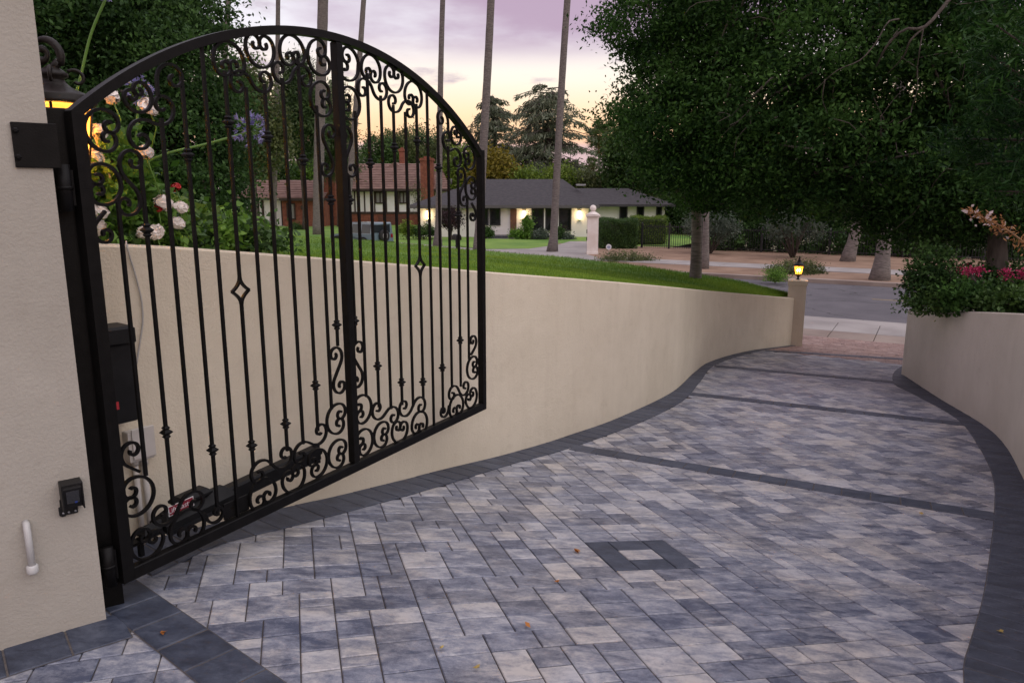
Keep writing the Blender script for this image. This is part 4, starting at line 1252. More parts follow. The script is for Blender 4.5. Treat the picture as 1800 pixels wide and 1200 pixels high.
def twin(px0, px1, py0, py1, y=0.0):
    x0, x1, z0, z1 = tx(px0, y), tx(px1, y), tz(py1, y), tz(py0, y)
    mb = MB(); f = .12
    mb.box(((x0 + x1) / 2, y - .06, z1 - f / 2), (x1 - x0, .16, f)); mb.box(((x0 + x1) / 2, y - .06, z0 + f / 2), (x1 - x0, .16, f))
    for x in (x0 + f / 2, x1 - f / 2, (x0 + x1) / 2): mb.box((x, y - .061, (z0 + z1) / 2), (f, .155, z1 - z0))
    w_ = mb.build('window', TIMBER, tud)
    mb = MB(); mb.box(((x0 + x1) / 2, y - .04, (z0 + z1) / 2), (x1 - x0 - f, .02, z1 - z0 - f)); mb.build('pane', CURT, w_)
twin(661, 678, 337, 358); twin(703, 718, 337, 358); twin(606, 620, 338, 358)
# left wing of the tudor house
LE = tz(352, -2)
x0, x1 = tx(425, -2), tx(500, -2)
mb = MB(); mb.box(((x0 + x1) / 2, 2, LE / 2 - .4), (x1 - x0, 8, LE + .8)); mb.build('wing_wall', WHITE, tud)
mb = MB()
for px in (431, 455, 463, 480, 497): mb.box((tx(px, -2), -2.04, LE / 2), (.22, .1, LE))
mb.build('wing_timbers', TIMBER, tud)
twin(438, 448, 358, 382, -2.02)
x2 = tx(572, -3)
mb = MB(); mb.box(((tx(497, -3) + x2) / 2, 1, LE / 2 - .4), (x2 - tx(497, -3), 8, LE + .75)); mb.build('porch_wall', BRICK, tud)
twin(505, 520, 357, 386, -3.02)
mb = MB(); mb.box(((tx(493, -3.4) + x2) / 2, 1, LE + .08), (x2 - tx(493, -3.4), 9, .25)); mb.build('porch_roof', TIMBER, tud)
tiled_roof('wing_roof', tx(420, -2.6), tx(572, -2.6), -2.7, 2.5, LE + .25, tz(317, 2.5), 10, tud)
mb = MB(); mb.lathe([(.0, -.2), (.16, -.1), (.16, .12), (.02, .25)], c=(tx(533, -3), -3.2, LE * .72), n=8); mb.build('porch_lamp', TIMBER, tud)

# ------------------------------------------------------------------ white gate pillar with ball, hedge and iron fence across the street
wpz = FAR_Z + .1
wp_ = GP(1042, 447, wpz)
wpil = thing('gate_pillar', 'weathered white pillar topped by a ball, beside the clipped hedge', 'pillar', (wp_.x, wp_.y + .3, wpz), math.atan2(SD.y, SD.x) + .45)
k = wp_.y / FOC * 1.02
W_ = 24 * k * .78; H_ = 62 * k
mb = MB(); mb.box((0, 0, H_ / 2 - .1), (W_, W_, H_ + .2), bev=.015); mb.box((0, 0, .06), (W_ * 1.06, W_ * 1.06, .16), bev=.01); mb.build('shaft', WHITE_OLD, wpil)
mb = MB(); mb.box((0, 0, H_ + .02), (W_ * 1.12, W_ * 1.12, .07), bev=.01); mb.box((0, 0, H_ + .10), (W_ * 1.28, W_ * 1.28, .08), bev=.01)
mb.lathe([(W_ * .66, H_ + .14), (W_ * .5, H_ + .2), (W_ * .3, H_ + .27), (W_ * .14, H_ + .32)], n=20); mb.build('cap', WHITE_OLD, wpil)
R_ = 5.6 * k
mb = MB(); mb.lathe([(R_ * math.sin(t), H_ + .32 + R_ * .9 - R_ * math.cos(t)) for t in np.linspace(.25, PI, 12)], n=18); mb.build('ball_finial', WHITE_OLD, wpil)
mb = MB(); mb.box((-W_ * .52, -.1, H_ * .62), (.05, .14, .2)); mb.box((-W_ * .52, -.1, H_ * .42), (.05, .14, .16)); mb.build('intercom', PLASTIC, wpil)
# round security sign on a stake
sg = GP(1067, 447, wpz)
sign = thing('yard_sign', 'small round white sign with blue print on a stake before the hedge', 'sign', (sg.x, sg.y - .6, wpz))
sz_ = 4.6 * k
mb = MB(); mb.M = Matrix.Translation((0, 0, 14 * k)) @ Matrix.Rotation(PI / 2, 4, 'X'); mb.lathe([(sz_, -.01), (sz_, .01)], n=20, smooth=False); mb.build('disc', mat('sign_white', (.7, .72, .74), rough=.5), sign)
mb = MB()
for dz, wd2 in ((.35, .9), (.05, 1.3), (-.22, 1.3), (-.5, .8)): mb.box((0, -.014, 14 * k + dz * sz_), (wd2 * sz_, .004, .14 * sz_))
mb.build('print', mat('sign_blue', (.02, .05, .25), rough=.5), sign)
mb = MB(); mb.box((0, .02, 6 * k), (.03, .02, 13 * k)); mb.build('stake', GALV, sign)

FN = 41.4
def fence(name, label, b0, b1, hgt, step, cat='fence', post_every=2.4, n=FN):
    """iron picket fence along the street between b0 and b1"""
    o = S(n, b0, wpz); t = thing(name, label, cat, tuple(o), math.atan2(SD.y, SD.x))
    ln = b1 - b0; FM = mat('fence_iron', (.012, .013, .016), (.02, .021, .024), rough=.5)
    mb = MB()
    for i in range(int(ln / step)): mb.box((i * step + step / 2, 0, hgt / 2 + .02), (.022, .022, hgt - .04))
    stuff(mb.build('pickets', FM, t))
    for z in (.14, hgt - .12):
        mb = MB(); mb.box((ln / 2, 0, z), (ln, .032, .045)); mb.build('rail', FM, t)
    m_ = int(ln / post_every)
    for i in range(m_ + 1):
        mb = MB(); mb.box((i * ln / m_, 0, hgt / 2), (.09, .09, hgt + .06), bev=.004); mb.lathe([(.06, hgt + .03), (.05, hgt + .07), (.0, hgt + .1)], c=(i * ln / m_, 0, 0), n=8); mb.build('post', FM, t)
    return t
bL = GP(1119, 437, wpz).dot(SD); bM = GP(1208, 443, wpz).dot(SD)
fence('iron_gate', 'black iron picket gate between the hedge and the grey tree', bL, bM, 45 * k, .13, 'gate', (bM - bL) / 2 * .99)
fence('iron_fence', 'long black iron picket fence under the dark trees on the far side of the street', bM + .1, bM + 34, 42 * k, .13, post_every=3.2)

# mailbox on the kerb
mp = GP(803, 438, FAR_Z + .1)
mail = thing('mailbox', 'dark mailbox on a post by the walk across the street', 'mailbox', tuple(mp), .5)
km = mp.y / FOC
mb = MB(); mb.box((0, 0, 8 * km), (.11, .11, 17 * km), bev=.008); mb.build('post', PLASTIC, mail)
mb = MB(); prof = [(-.17, 0), (.17, 0)] + [(.17 * math.cos(t), .16 + .17 * math.sin(t)) for t in np.linspace(0, PI, 9)]
mb.prism([(x, z + 16 * km) for x, z in prof], 'y', -.28, .28); mb.build('box_body', PLASTIC, mail)
mb = MB(); mb.box((.19, -.1, 16 * km + .2), (.015, .05, .18)); mb.build('flag', mat('red_label', (.45, .03, .04)), mail)

# ------------------------------------------------------------------ off-road car parked across the street
cp = V(637, 420, 42.0)
CARP = mat('blue_grey_paint', (.13, .19, .23), (.145, .205, .245), rough=.3, spec=.6, coat=.6, scale=2)
car = thing('parked_car', 'blue grey boxy off-road car with spare wheel on the tail, parked across the street', 'car', (cp.x, cp.y, FAR_Z + .062), math.atan2(.64, -.77))
car.scale = (.86, .86, .86)
CW = .93
def car_prism(mb, prof, hw, mi=0, tuck=0.0):
    n = len(prof)
    vs = []
    for s_ in (-1, 1):
        for x, z in prof:
            w2 = hw - tuck * max(0, (z - 1.0)); vs.append((x, s_ * w2, z))
    fs = [tuple(range(n - 1, -1, -1)), tuple(range(n, 2 * n))] + [(i, (i + 1) % n, (i + 1) % n + n, i + n) for i in range(n)]
    mb.add(vs, fs, mi)
mb = MB()
car_prism(mb, [(2.18, .42), (2.2, .78), (2.12, .98), (1.0, 1.10), (.95, 1.12), (-1.98, 1.12), (-2.0, .45), (-1.75, .42)] + [(-1.25 - .44 * math.cos(t), .42 + .42 * math.sin(t)) for t in np.linspace(PI, 0, 9)][::-1][::-1] + [(.9, .42)] + [(1.35 - .44 * math.cos(t), .42 + .42 * math.sin(t)) for t in np.linspace(0, PI, 9)], CW)
car_prism(mb, [(.92, 1.12), (.42, 1.78), (.3, 1.82), (-1.9, 1.84), (-1.98, 1.78), (-1.98, 1.12)], CW - .03, tuck=.16)
body = mb.build('body', CARP, car)
CG = glassmat('car_glass', (.02, .026, .03))
def side_glass(x0, x1, z0, z1, name='side_window', sl=0.0):
    for s_ in (-1, 1):
        mb = MB(); t0 = CW - .03 - .16 * (z0 - 1.0) + .006; t1 = CW - .03 - .16 * (z1 - 1.0) + .006
        vs = [(x0, s_ * t0, z0), (x1 + sl, s_ * t0, z0), (x1, s_ * t1, z1), (x0, s_ * t1, z1)]
        vs += [(x, y - s_ * .02, z) for x, y, z in vs]
        mb.add(vs, [(0, 1, 2, 3), (4, 7, 6, 5), (0, 4, 5, 1), (1, 5, 6, 2), (2, 6, 7, 3), (3, 7, 4, 0)]); mb.build(name, CG, car)
side_glass(.02, .36, 1.16, 1.72, sl=.34); side_glass(-.92, -.06, 1.16, 1.72); side_glass(-1.85, -1.0, 1.16, 1.72)
mb = MB(); mb.add([(.925, -.78, 1.17), (.925, .78, 1.17), (.47, .68, 1.73), (.47, -.68, 1.73)] + [(.90, -.78, 1.15), (.90, .78, 1.15), (.44, .68, 1.70), (.44, -.68, 1.70)], [(0, 1, 2, 3), (4, 7, 6, 5), (0, 4, 5, 1), (1, 5, 6, 2), (2, 6, 7, 3), (3, 7, 4, 0)]); mb.build('windscreen', CG, car)
mb = MB(); mb.box((-1.985, 0, 1.45), (.02, 1.3, .5), bev=.005); mb.build('rear_window', CG, car)
TYRE = mat('tyre_rubber', (.012, .012, .012), (.02, .02, .02), rough=.85, scale=20); RIM = mat('alloy_rim', (.28, .28, .28), rough=.4, metal=.6)
def wheel(x, y, z, axis):
    mb = MB(); R = Matrix.Rotation(PI / 2, 4, 'X') if axis == 'y' else Matrix.Rotation(PI / 2, 4, 'Y')
    mb.M = Matrix.Translation((x, y, z)) @ R
    mb.lathe([(.22, -.11), (.34, -.12), (.39, -.08), (.40, 0), (.39, .08), (.34, .12), (.22, .11)], n=22)
    w_ = mb.build('wheel', TYRE, car)
    mb = MB(); mb.M = Matrix.Translation((x, y, z)) @ R; mb.lathe([(.23, -.10), (.2, -.115), (.06, -.10), (0, -.10), (.0, .10), (.06, .10), (.2, .115), (.23, .10)], n=16); mb.build('rim', RIM, w_)
for x in (1.35, -1.25):
    for y in (-.82, .82): wheel(x, y, .40, 'y')
wheel(-2.12, -.05, 1.0, 'x')
for y in (-.78, .78):
    mb = MB(); mb.box((-2.0, y, .98), (.05, .14, .24), bev=.01); mb.build('tail_light', mat('tail_red', (.25, .01, .012), rough=.25), car)
    mb = MB(); mb.M = Matrix.Translation((2.17, y * .85, .84)) @ Matrix.Rotation(PI / 2, 4, 'Y'); mb.lathe([(.12, -.03), (.12, .03), (.06, .05)], n=14); mb.build('headlight', mat('lamp_glass', (.5, .52, .55), rough=.15), car)
mb = MB(); mb.box((-2.08, 0, .52), (.16, 1.75, .2), bev=.03); mb.build('rear_bumper', PLASTIC, car)
mb = MB(); mb.box((2.25, 0, .55), (.2, 1.7, .2), bev=.03); mb.build('front_bumper', PLASTIC, car)
for s_ in (-1, 1):
    mb = MB(); mb.box((.6, s_ * 1.02, 1.22), (.12, .2, .17), bev=.02); mb.build('mirror', PLASTIC, car)
    mb = MB()
    for cx in (1.35, -1.25):
        pts = [(cx - .5 * math.cos(t), s_ * .95, .42 + .48 * math.sin(t)) for t in np.linspace(0, PI, 11)]
        mb.tube(pts, 0, sx=(.08, .12))
    mb.build('fender_flare', PLASTIC, car)

# ------------------------------------------------------------------ trees and shrubs
OAKL = leafmat('oak_leaf', (.018, .045, .015), (.075, .15, .04), trans=.3, spec=.12)
OAKD = leafmat('dark_oak_leaf', (.012, .038, .012), (.075, .165, .036), trans=.3, spec=.10)
PODO = leafmat('long_leaf', (.006, .026, .008), (.045, .125, .022), trans=.25, spec=.12)
GREEN = leafmat('garden_leaf', (.045, .12, .016), (.23, .42, .06), trans=.35)
LIME = leafmat('lime_leaf', (.07, .14, .015), (.25, .34, .05), trans=.35)
GREY = leafmat('grey_green_leaf', (.05, .075, .055), (.16, .20, .15), trans=.25)
HEDGE = leafmat('hedge_leaf', (.022, .06, .014), (.09, .17, .035), trans=.25)
CEDAR = leafmat('cedar_needle', (.08, .11, .07), (.24, .26, .17), trans=.2)
PINE = leafmat('pine_needle', (.03, .065, .022), (.10, .17, .05), trans=.2)
YELLOWL = leafmat('yellow_leaf', (.12, .11, .012), (.34, .27, .04), trans=.35)
PURPLEL = leafmat('purple_leaf', (.020, .010, .013), (.06, .028, .035), trans=.25)
OLIVEB = leafmat('olive_leaf', (.05, .075, .025), (.17, .20, .07), trans=.3)
FROND = leafmat('palm_frond', (.03, .055, .015), (.10, .13, .04), trans=.2)
DRY = leafmat('dry_frond', (.10, .065, .03), (.22, .15, .07), trans=.2)

def trunk(mb, base, top, r0, r1, bend=.15, flare=1.6, n=10, seg=9):
    b_, t_ = Vector(base), Vector(top); pts = []; rr = []
    ax = (t_ - b_); ln = ax.length
    ph = random.random() * 6
    for i in range(seg + 1):
        f = i / seg
        off = Vector((math.sin(f * 4 + ph), math.cos(f * 3.1 + ph), 0)) * bend * ln * .06 * math.sin(f * PI)
        pts.append(b_ + ax * f + off)
        rr.append((r0 + (r1 - r0) * f) * (1 + (flare - 1) * math.exp(-f * ln / (r0 * 3.0))))
    mb.tube(pts, rr, n=n)
    return pts
def tree(name, label, base, blobs, r0, leafm, ncl=300, per=60, cr_=.35, size=.07, asp=.5, bark=None, group=None, limbs=14, cat='tree', th=None,
         flat_=1.0, up=.4, twigs=0, hang=0.0, fork=None):
    base = Vector(base)
    t = thing(name, label, cat, tuple(base), 0, group)
    P, T, C = crown(blobs, ncl, per, cr_, flat=flat_)
    cz = np.mean([b[0][2] for b in blobs]); cx = np.mean([b[0][0] for b in blobs]); cy = np.mean([b[0][1] for b in blobs])
    top = Vector((base.x + (cx - base.x) * .35, base.y + (cy - base.y) * .35, base.z + (cz - base.z) * .72)) if fork is None else Vector(fork)
    mb = MB(); pts = trunk(mb, base - Vector((0, 0, .2)), top, r0, r0 * .68, flare=1.2 if fork is not None else 1.6)
    idx = rng.choice(len(C), min(limbs, len(C)), replace=False)
    for i in idx:
        c = Vector(C[i]); a = pts[random.randint(len(pts) // 2, len(pts) - 1)]
        mid = (a + c) / 2 + Vector((random.uniform(-.2, .2), random.uniform(-.2, .2), random.uniform(0, .35))) * (c - a).length * .3
        q = smooth([a, mid, c], 9)
        k = len(q); mb.tube(q, [r0 * .42 * (1 - j / k * .85) for j in range(k)], n=6)
    part(mb, 'trunk', bark or BARK_D, t)
    if twigs:
        mb = MB()
        near = np.argsort(C[:, 1] - .25 * C[:, 2])[:max(twigs * 2, len(C) // 3)]
        for i in rng.choice(near, twigs):
            c = Vector(C[i]) + Vector((0, -.25, 0)); d_ = Vector(rng.normal(size=3)); d_.z -= .5 + hang; d_.normalize()
            l_ = random.uniform(.5, 1.5) * cr_ * 2
            sw_ = Vector(rng.normal(size=3)) * .16 * l_; q = smooth([c, c + d_ * l_ * .3 + sw_, c + d_ * l_ * .65 - sw_ * .6, c + d_ * l_ + Vector((0, 0, -.25 * l_))], 6)
            mb.tube(q, [.0075 * (1 - j / 8) for j in range(6)], n=4)
        stuff(part(mb, 'twigs', TWIG, t))
    leaves('crown', P, size, leafm, t, asp=asp, tone=T, up=up, loc=base, droop=hang)
    return t
def shrub(name, label, base, blobs, leafm, ncl=60, per=40, cr_=.15, size=.05, asp=.5, cat='shrub', group=None, stems=6, up=.5, r=.012):
    base = Vector(base); t = thing(name, label, cat, tuple(base), 0, group)
    P, T, C = crown(blobs, ncl, per, cr_, shell=.3)
    P[:, 2] = np.maximum(P[:, 2], base.z + .01)
    leaves('foliage', P, size, leafm, t, asp=asp, tone=T, up=up, loc=base)
    mb = MB()
    for i in rng.choice(len(C), min(stems, len(C)), replace=False):
        c = Vector(C[i]); mb.tube([base + Vector((random.uniform(-.05, .05), random.uniform(-.05, .05), -.05)), (base + c) / 2 + Vector((0, 0, .04)), c], [r, r * .8, r * .4], n=5)
    stuff(part(mb, 'stem', BARK_D, t))
    return t

# --- the big oak over the drive, on the right
ob = V(1222, 492, 14.9); ob.z = min(ob.z, -.1)
oak_blobs = [PB(1145, 35, 13.5, 72, 55, 1.6), PB(1168, 150, 13.0, 62, 55, 1.4), PB(1158, 222, 12.6, 62, 42, 1.3), PB(1088, 205, 12.4, 26, 14, .6), PB(1080, 48, 12.8, 26, 16, .6), PB(1180, 300, 12.8, 46, 40, 1.0), PB(1215, 90, 13.5, 90, 90, 1.8),
             PB(1215, 230, 13.0, 85, 90, 1.5), PB(1290, 30, 12.5, 110, 80, 2), PB(1310, 170, 12.0, 110, 100, 2), PB(1300, 290, 12.2, 80, 70, 1.6), PB(1235, 330, 13.8, 55, 40, 1),
             PB(1420, 90, 11.5, 120, 110, 2), PB(1430, 250, 11.5, 120, 100, 2), PB(1390, 350, 12.2, 80, 40, 1.4), PB(1500, 350, 12.5, 80, 45, 1.4), PB(1550, 150, 11.5, 120, 130, 2), PB(1550, 290, 11.5, 100, 80, 2),
             PB(1260, -90, 13, 160, 90, 2.5), PB(1480, -90, 12, 160, 90, 2.5)]
tree('oak_tree', 'large dark oak on the lawn edge with its canopy hanging over the drive', (ob.x, ob.y, ob.z), oak_blobs, .122, OAKD, ncl=1500, per=122, cr_=.38, size=.075, asp=.45, bark=BARK, limbs=50, twigs=46, hang=.15, fork=V(1228, 250, 14.4), flat_=.55)
# --- second oak at the right
o2 = V(1757, 505, 10.4)
oak2 = [PB(1650, 120, 10.8, 110, 130, 1.6), PB(1640, 290, 10.8, 110, 110, 1.5), PB(1750, 300, 11, 100, 90, 1.6), PB(1760, 130, 11, 110, 120, 1.8), PB(1700, 380, 11.5, 120, 45, 1.4), PB(1860, 250, 11, 120, 160, 1.8), PB(1590, 390, 11.6, 60, 40, 1), PB(1700, -60, 11, 170, 90, 2)]
OAK2 = tree('oak_tree', 'second dark oak behind the right hand wall, trunk among the shrubs', (o2.x, o2.y, o2.z), oak2, .13, OAKD, ncl=900, per=118, cr_=.36, size=.072, asp=.45, limbs=26, twigs=26, hang=.15, flat_=.55)
for nm_, path, r_ in (('limb', [(1690, -30, 9.4), (1668, 0, 9.3), (1625, 48, 9.2), (1590, 52, 9.2), (1560, 80, 9.3), (1540, 118, 9.6)], .028), ('limb', [(1625, 48, 9.2), (1600, 72, 9.2), (1588, 100, 9.4), (1560, 130, 9.7)], .014), ('limb', [(1623, 50, 9.2), (1616, 92, 9.2), (1610, 140, 9.4)], .010),
                      ('limb', [(1580, 34, 9.4), (1560, 40, 9.3), (1540, 75, 9.3), (1512, 106, 9.3), (1470, 125, 9.3), (1430, 162, 9.5)], .010), ('limb', [(1450, 140, 9.3), (1446, 175, 9.4), (1455, 200, 9.6)], .007)):
    mb = MB(); q = smooth([V(*p) for p in path], 16); mb.tube(q, [r_ * (1 - j / 22) for j in range(16)], n=7)
    part(mb, nm_, BARK_D, OAK2)
# --- long leaved shrub tree nearest to the camera on the right
lb = Vector((5.5, 5.6, .7))
lbl = [PB(1770, 40, 6.2, 60, 70, .5), PB(1795, 150, 6.0, 60, 60, .5), PB(1740, 200, 6.4, 45, 45, .45), PB(1790, 300, 6.2, 55, 60, .5), PB(1700, 260, 6.6, 35, 25, .4), PB(1860, 120, 6.1, 70, 130, .6), PB(1860, 320, 6.1, 60, 70, .6)]
tree('podocarpus_tree', 'long leaved fern pine reaching in at the top right corner', lb, lbl, .06, PODO, ncl=130, per=50, cr_=.14, size=.115, asp=.13, limbs=30, up=.8)

# --- dark oak at the left behind the flower bed
lo_ = V(330, 415, 17.5)
lobl = [PB(110, 60, 17, 110, 90, 2.6), PB(230, 60, 17, 110, 90, 2.6), PB(320, 120, 17, 80, 90, 2.2), PB(150, 200, 16.5, 130, 100, 2.6), PB(290, 250, 16.5, 100, 90, 2.3), PB(220, 330, 16.5, 150, 70, 2.3), PB(345, 330, 17, 75, 70, 1.8), PB(360, 40, 17.5, 40, 30, 1.2), PB(380, 210, 17.5, 45, 60, 1.4), PB(180, -70, 17.5, 200, 90, 3), PB(20, 150, 17, 120, 170, 3)]
tree('oak_tree', 'broad dark evergreen oak at upper left behind the flower bed and lantern', (lo_.x, lo_.y, lo_.z), lobl, .3, OAKL, ncl=1500, per=105, cr_=.50, size=.105, asp=.5, limbs=24, up=.3, flat_=.6)

# --- palms: tall bare trunks; fan crowns are above the picture
def fan_crown(t, top, nfr, rad, ddry=True):
    P, Dn, T = [], [], []
    c = Vector(top)
    mbs = MB()
    for i in range(nfr):
        az = random.random() * 2 * PI; el = random.uniform(-.7, 1.3)
        d_ = Vector((math.cos(az) * math.cos(el), math.sin(az) * math.cos(el), math.sin(el)))
        st = rad * .55; h_ = c + d_ * st
        mbs.tube([c, c + d_ * st * .5, h_ - Vector((0, 0, .04 * rad))], [.02, .016, .012], n=4)
        side = d_.cross(Vector((0, 0, 1))).normalized(); up_ = side.cross(d_)
        for k in range(15):
            a = (k / 14 - .5) * 3.4
            dd = d_ * math.cos(a) + side * math.sin(a)
            dd = (dd + Vector((0, 0, -.25))).normalized()
            P.append(h_ + dd * rad * .26); Dn.append(dd); T.append(random.uniform(.2, .9))
    leaves('crown', np.array([tuple(p) for p in P]), rad * .52, FROND, t, asp=.10, tone=np.array(T), up=.3, Dn=np.array([tuple(d_) for d_ in Dn]), loc=t.location)
    part(mbs, 'fronds', FROND, t, tone=.3)
    n = 260; P = np.array(tuple(c)) + np.stack([rng.normal(size=n) * rad * .16, rng.normal(size=n) * rad * .16, -rng.uniform(0, rad * .9, n)], 1)
    leaves('dry_skirt', P, rad * .4, DRY, t, asp=.16, up=0, Dn=np.tile([0, 0, -1.0], (n, 1)), loc=t.location)
def palm(label, base, lean_top, r0, r1, h=21.0, flare=1.9, crown_=True, bark=None):
    base = Vector(base); d_ = (Vector(lean_top) - base); d_ = d_ / d_.z
    t = thing('palm_tree', label, 'palm tree', tuple(base), 0, 'tall fan palms along the street')
    top = base + d_ * h
    n = 34; pts, rr = [], []
    for i in range(n + 1):
        f = i / n
        pts.append(base + d_ * (h * f) + Vector((math.sin(f * 5 + base.x) * .06, math.cos(f * 4 + base.x) * .05, 0)))
        z = h * f
        rr.append((r0 + (r1 - r0) * f) * (1 + (flare - 1) * math.exp(-z / .45)) * (1 + .025 * math.sin(i * 2.4)))
    pts[0] = base - Vector((0, 0, .3))
    mb = MB(); mb.tube(pts, rr, n=12); part(mb, 'trunk', bark or BARK, t)
    if crown_: fan_crown(t, top, 26, 2.0)
    return t
def palm_px(label, bx, by, tx_, D=None, w0=16, h=21.0, z=FAR_Z + .1, flare=1.8, ty=0, w1=.72):
    b = GP(bx, by, z) if D is None else V(bx, by, D)
    tp = V(tx_, ty, b.y); r = w0 / 2 * b.y * 1.01 / FOC
    return palm(label, b, tp, r, r * w1, h=h, flare=flare)
palm_px('slender palm rising before the grey roofed house, right of the front door', 970, 442, 999, w0=13, h=20)
palm_px('thick grey palm trunk just behind the lock edge of the iron gate', 843, 442, 861, w0=15, h=20, w1=.7)
palm_px('thin palm trunk between the mailbox and the parked car', 768, 433, 780, w0=11, h=21, w1=.62)
palm_px('stout palm trunk left of the gate centre stile, before the brick porch', 560, 411, 566, w0=18, h=22, w1=.95, flare=1.2)
palm_px('thin palm trunk before the white wing of the half timbered house', 481, 405, 488, w0=11, h=23, w1=.55)
palm_px('leaning palm trunk that crosses the centre stile of the gate', 606, 412, 640, w0=12, h=22, w1=.6, flare=1.2)
palm_px('thin leaning palm trunk at the edge of the left oak', 372, 404, 402, w0=12, h=23, w1=.55, flare=1.2)
palm_px('grey palm with a swollen dark foot on the dirt verge', 1545, 492, 1557, w0=22, h=15, flare=1.85, w1=.75, ty=385)
palm_px('leaning pale palm trunk behind the far sidewalk', 1488, 459, 1510, w0=18, h=14, flare=1.6, w1=.8, ty=390)
palm_px('pale palm trunk directly behind the oak trunk', 1237, 472, 1241, w0=11, h=16, flare=1.8, ty=300)

# two palms on the horizon and a small one
for (lab_, bx, tx_, ty, D, r_, w0) in (('far fan palm on the horizon, taller of the pair', 1052, 1063, 236, 105, 2.6, 8), ('far fan palm on the horizon, leaning beside the taller one', 1044, 1056, 243, 108, 2.4, 6), ('tiny far palm low on the horizon', 1036, 1041, 289, 150, 1.9, 3.5)):
    b = V(bx, 330, D); b.z = FAR_Z; tp = V(tx_, ty, D)
    t = thing('far_palm', lab_, 'palm tree', tuple(b), 0, 'fan palms on the horizon')
    mb = MB(); r = w0 / 2 * D / FOC; mb.tube([b, (b + tp) / 2 + Vector((.2, 0, 0)), tp], [r, r * .8, r * .7], n=8); part(mb, 'trunk', BARK, t)
    fan_crown(t, tp, 34, r_)

# --- deodar cedars: tiers of drooping boughs
def cedar(label, px, base_y, top_y, D, wpx, tiers):
    b = V(px, base_y, D); b.z = FAR_Z; tp = V(px, top_y, D)
    t = thing('cedar_tree', label, 'tree', tuple(b), 0, 'cedars behind the grey roofed house')
    H = tp.z - b.z
    mb = MB(); mb.tube([b, b + Vector((.2, 0, H * .5)), tp], [.45, .3, .05], n=8)
    P, Dn, T = [], [], []
    R = wpx * D / FOC
    for k in range(tiers):
        f = k / (tiers - 1); z = b.z + H * (.30 + .70 * f)
        rad = R * (.34 + .66 * (1 - f) ** .7) * random.uniform(.7, 1.12)
        for j in range(random.randint(8, 10)):
            az = random.random() * 2 * PI; ra = rad * random.uniform(.6, 1.1)
            d_ = Vector((math.cos(az), math.sin(az), 0)); sd_ = Vector((-d_.y, d_.x, 0))
            o = Vector((tp.x, tp.y, z + random.uniform(-.9, .6)))
            q = [o, o + d_ * ra * .5 + Vector((0, 0, .05 * ra)), o + d_ * ra - Vector((0, 0, .10 * ra))]
            mb.tube(q, [.07, .05, .02], n=4)
            for s_ in range(int(20 * ra + 16)):
                u_ = random.random() ** .7
                p = o + d_ * (ra * u_) + Vector((0, 0, .12 * ra * u_ - .24 * ra * u_ * u_)) + sd_ * random.gauss(0, .22 * ra * (1 - .3 * u_)) * .8
                P.append(p - Vector((0, 0, random.uniform(0, .35)))); Dn.append(d_ * .6 + sd_ * random.uniform(-.6, .6) - Vector((0, 0, random.uniform(.3, 1.1)))); T.append(random.uniform(.05, .8))
    part(mb, 'trunk', BARK_D, t)
    leaves('crown', np.array([tuple(p) for p in P]), .62, CEDAR, t, asp=.20, tone=np.array(T), up=.5, Dn=np.array([tuple(d_) for d_ in Dn]), loc=b)
cedar('tall layered cedar behind the roof ridge, right of the thick palm trunk', 962, 340, 162, 78, 112, 16)
cedar('shorter layered cedar behind the roof, beside the gate edge', 868, 340, 174, 84, 84, 15)

def bgtree(name, label, px, py, rx, ry, D, leafm, n=90, per=42, size=.34, cr_=.9, rows=None, group='trees behind the houses', asp=.5, up=.3):
    b = V(px, py, D); base = Vector((b.x, b.y, FAR_Z))
    bl = rows or [PB(px, py, D, rx * .75, ry * .6), PB(px - rx * .45, py + ry * .35, D, rx * .55, ry * .6), PB(px + rx * .45, py + ry * .35, D, rx * .55, ry * .6), PB(px, py - ry * .45, D, rx * .5, ry * .5)]
    return tree(name, label, base, bl, .22, leafm, ncl=int(n * 1.7), per=per, cr_=cr_, size=size, asp=asp, limbs=8, group=group, up=up)
bgtree('broad_tree', 'yellowing tree behind the grey roof, beside the gate edge', 868, 300, 40, 36, 70, YELLOWL, n=130)
bgtree('broad_tree', 'yellow green tree behind the brick chimney', 815, 300, 38, 45, 80, LIME, n=90)
bgtree('broad_tree', 'bright green tree left of the slender chimney', 664, 272, 42, 36, 95, HEDGE, n=80)
bgtree('broad_tree', 'rounded green tree over the brown tiled roof', 704, 258, 40, 40, 100, OLIVEB, n=80)
bgtree('broad_tree', 'dark green tree right of the slender chimney', 745, 260, 38, 40, 105, PINE, n=80)
bgtree('broad_tree', 'olive green tree behind the large brick chimney', 782, 270, 32, 40, 100, OLIVEB, n=60)
bgtree('pine_tree', 'tall dark pine behind the stout palm trunk', 525, 190, 44, 95, 66, PINE, n=210, per=50, size=.5, asp=.16, cr_=.8)
bgtree('pine_tree', 'pine seen between the stout palm and the centre stile', 590, 230, 36, 90, 72, PINE, n=150, per=46, size=.5, asp=.16, cr_=.8)
bgtree('broad_tree', 'olive green tree with gaps of sky left of the pine', 440, 205, 62, 100, 60, OLIVEB, n=210, per=44, size=.3)
bgtree('broad_tree', 'green tree low behind the white wing', 470, 290, 50, 50, 85, HEDGE, n=110)
bgtree('broad_tree', 'light green tree behind the porch', 545, 300, 40, 40, 88, GREEN, n=80)
bgtree('cypress_tree', 'rounded dark tree right of the far palms', 1108, 268, 44, 62, 66, HEDGE, n=180)
bgtree('broad_tree', 'dark olive tree behind the wing roof', 1165, 300, 50, 45, 70, OLIVEB, n=140)
bgtree('broad_tree', 'dense dark tree at the end of the wing roof', 1215, 290, 50, 65, 62, HEDGE, n=160)
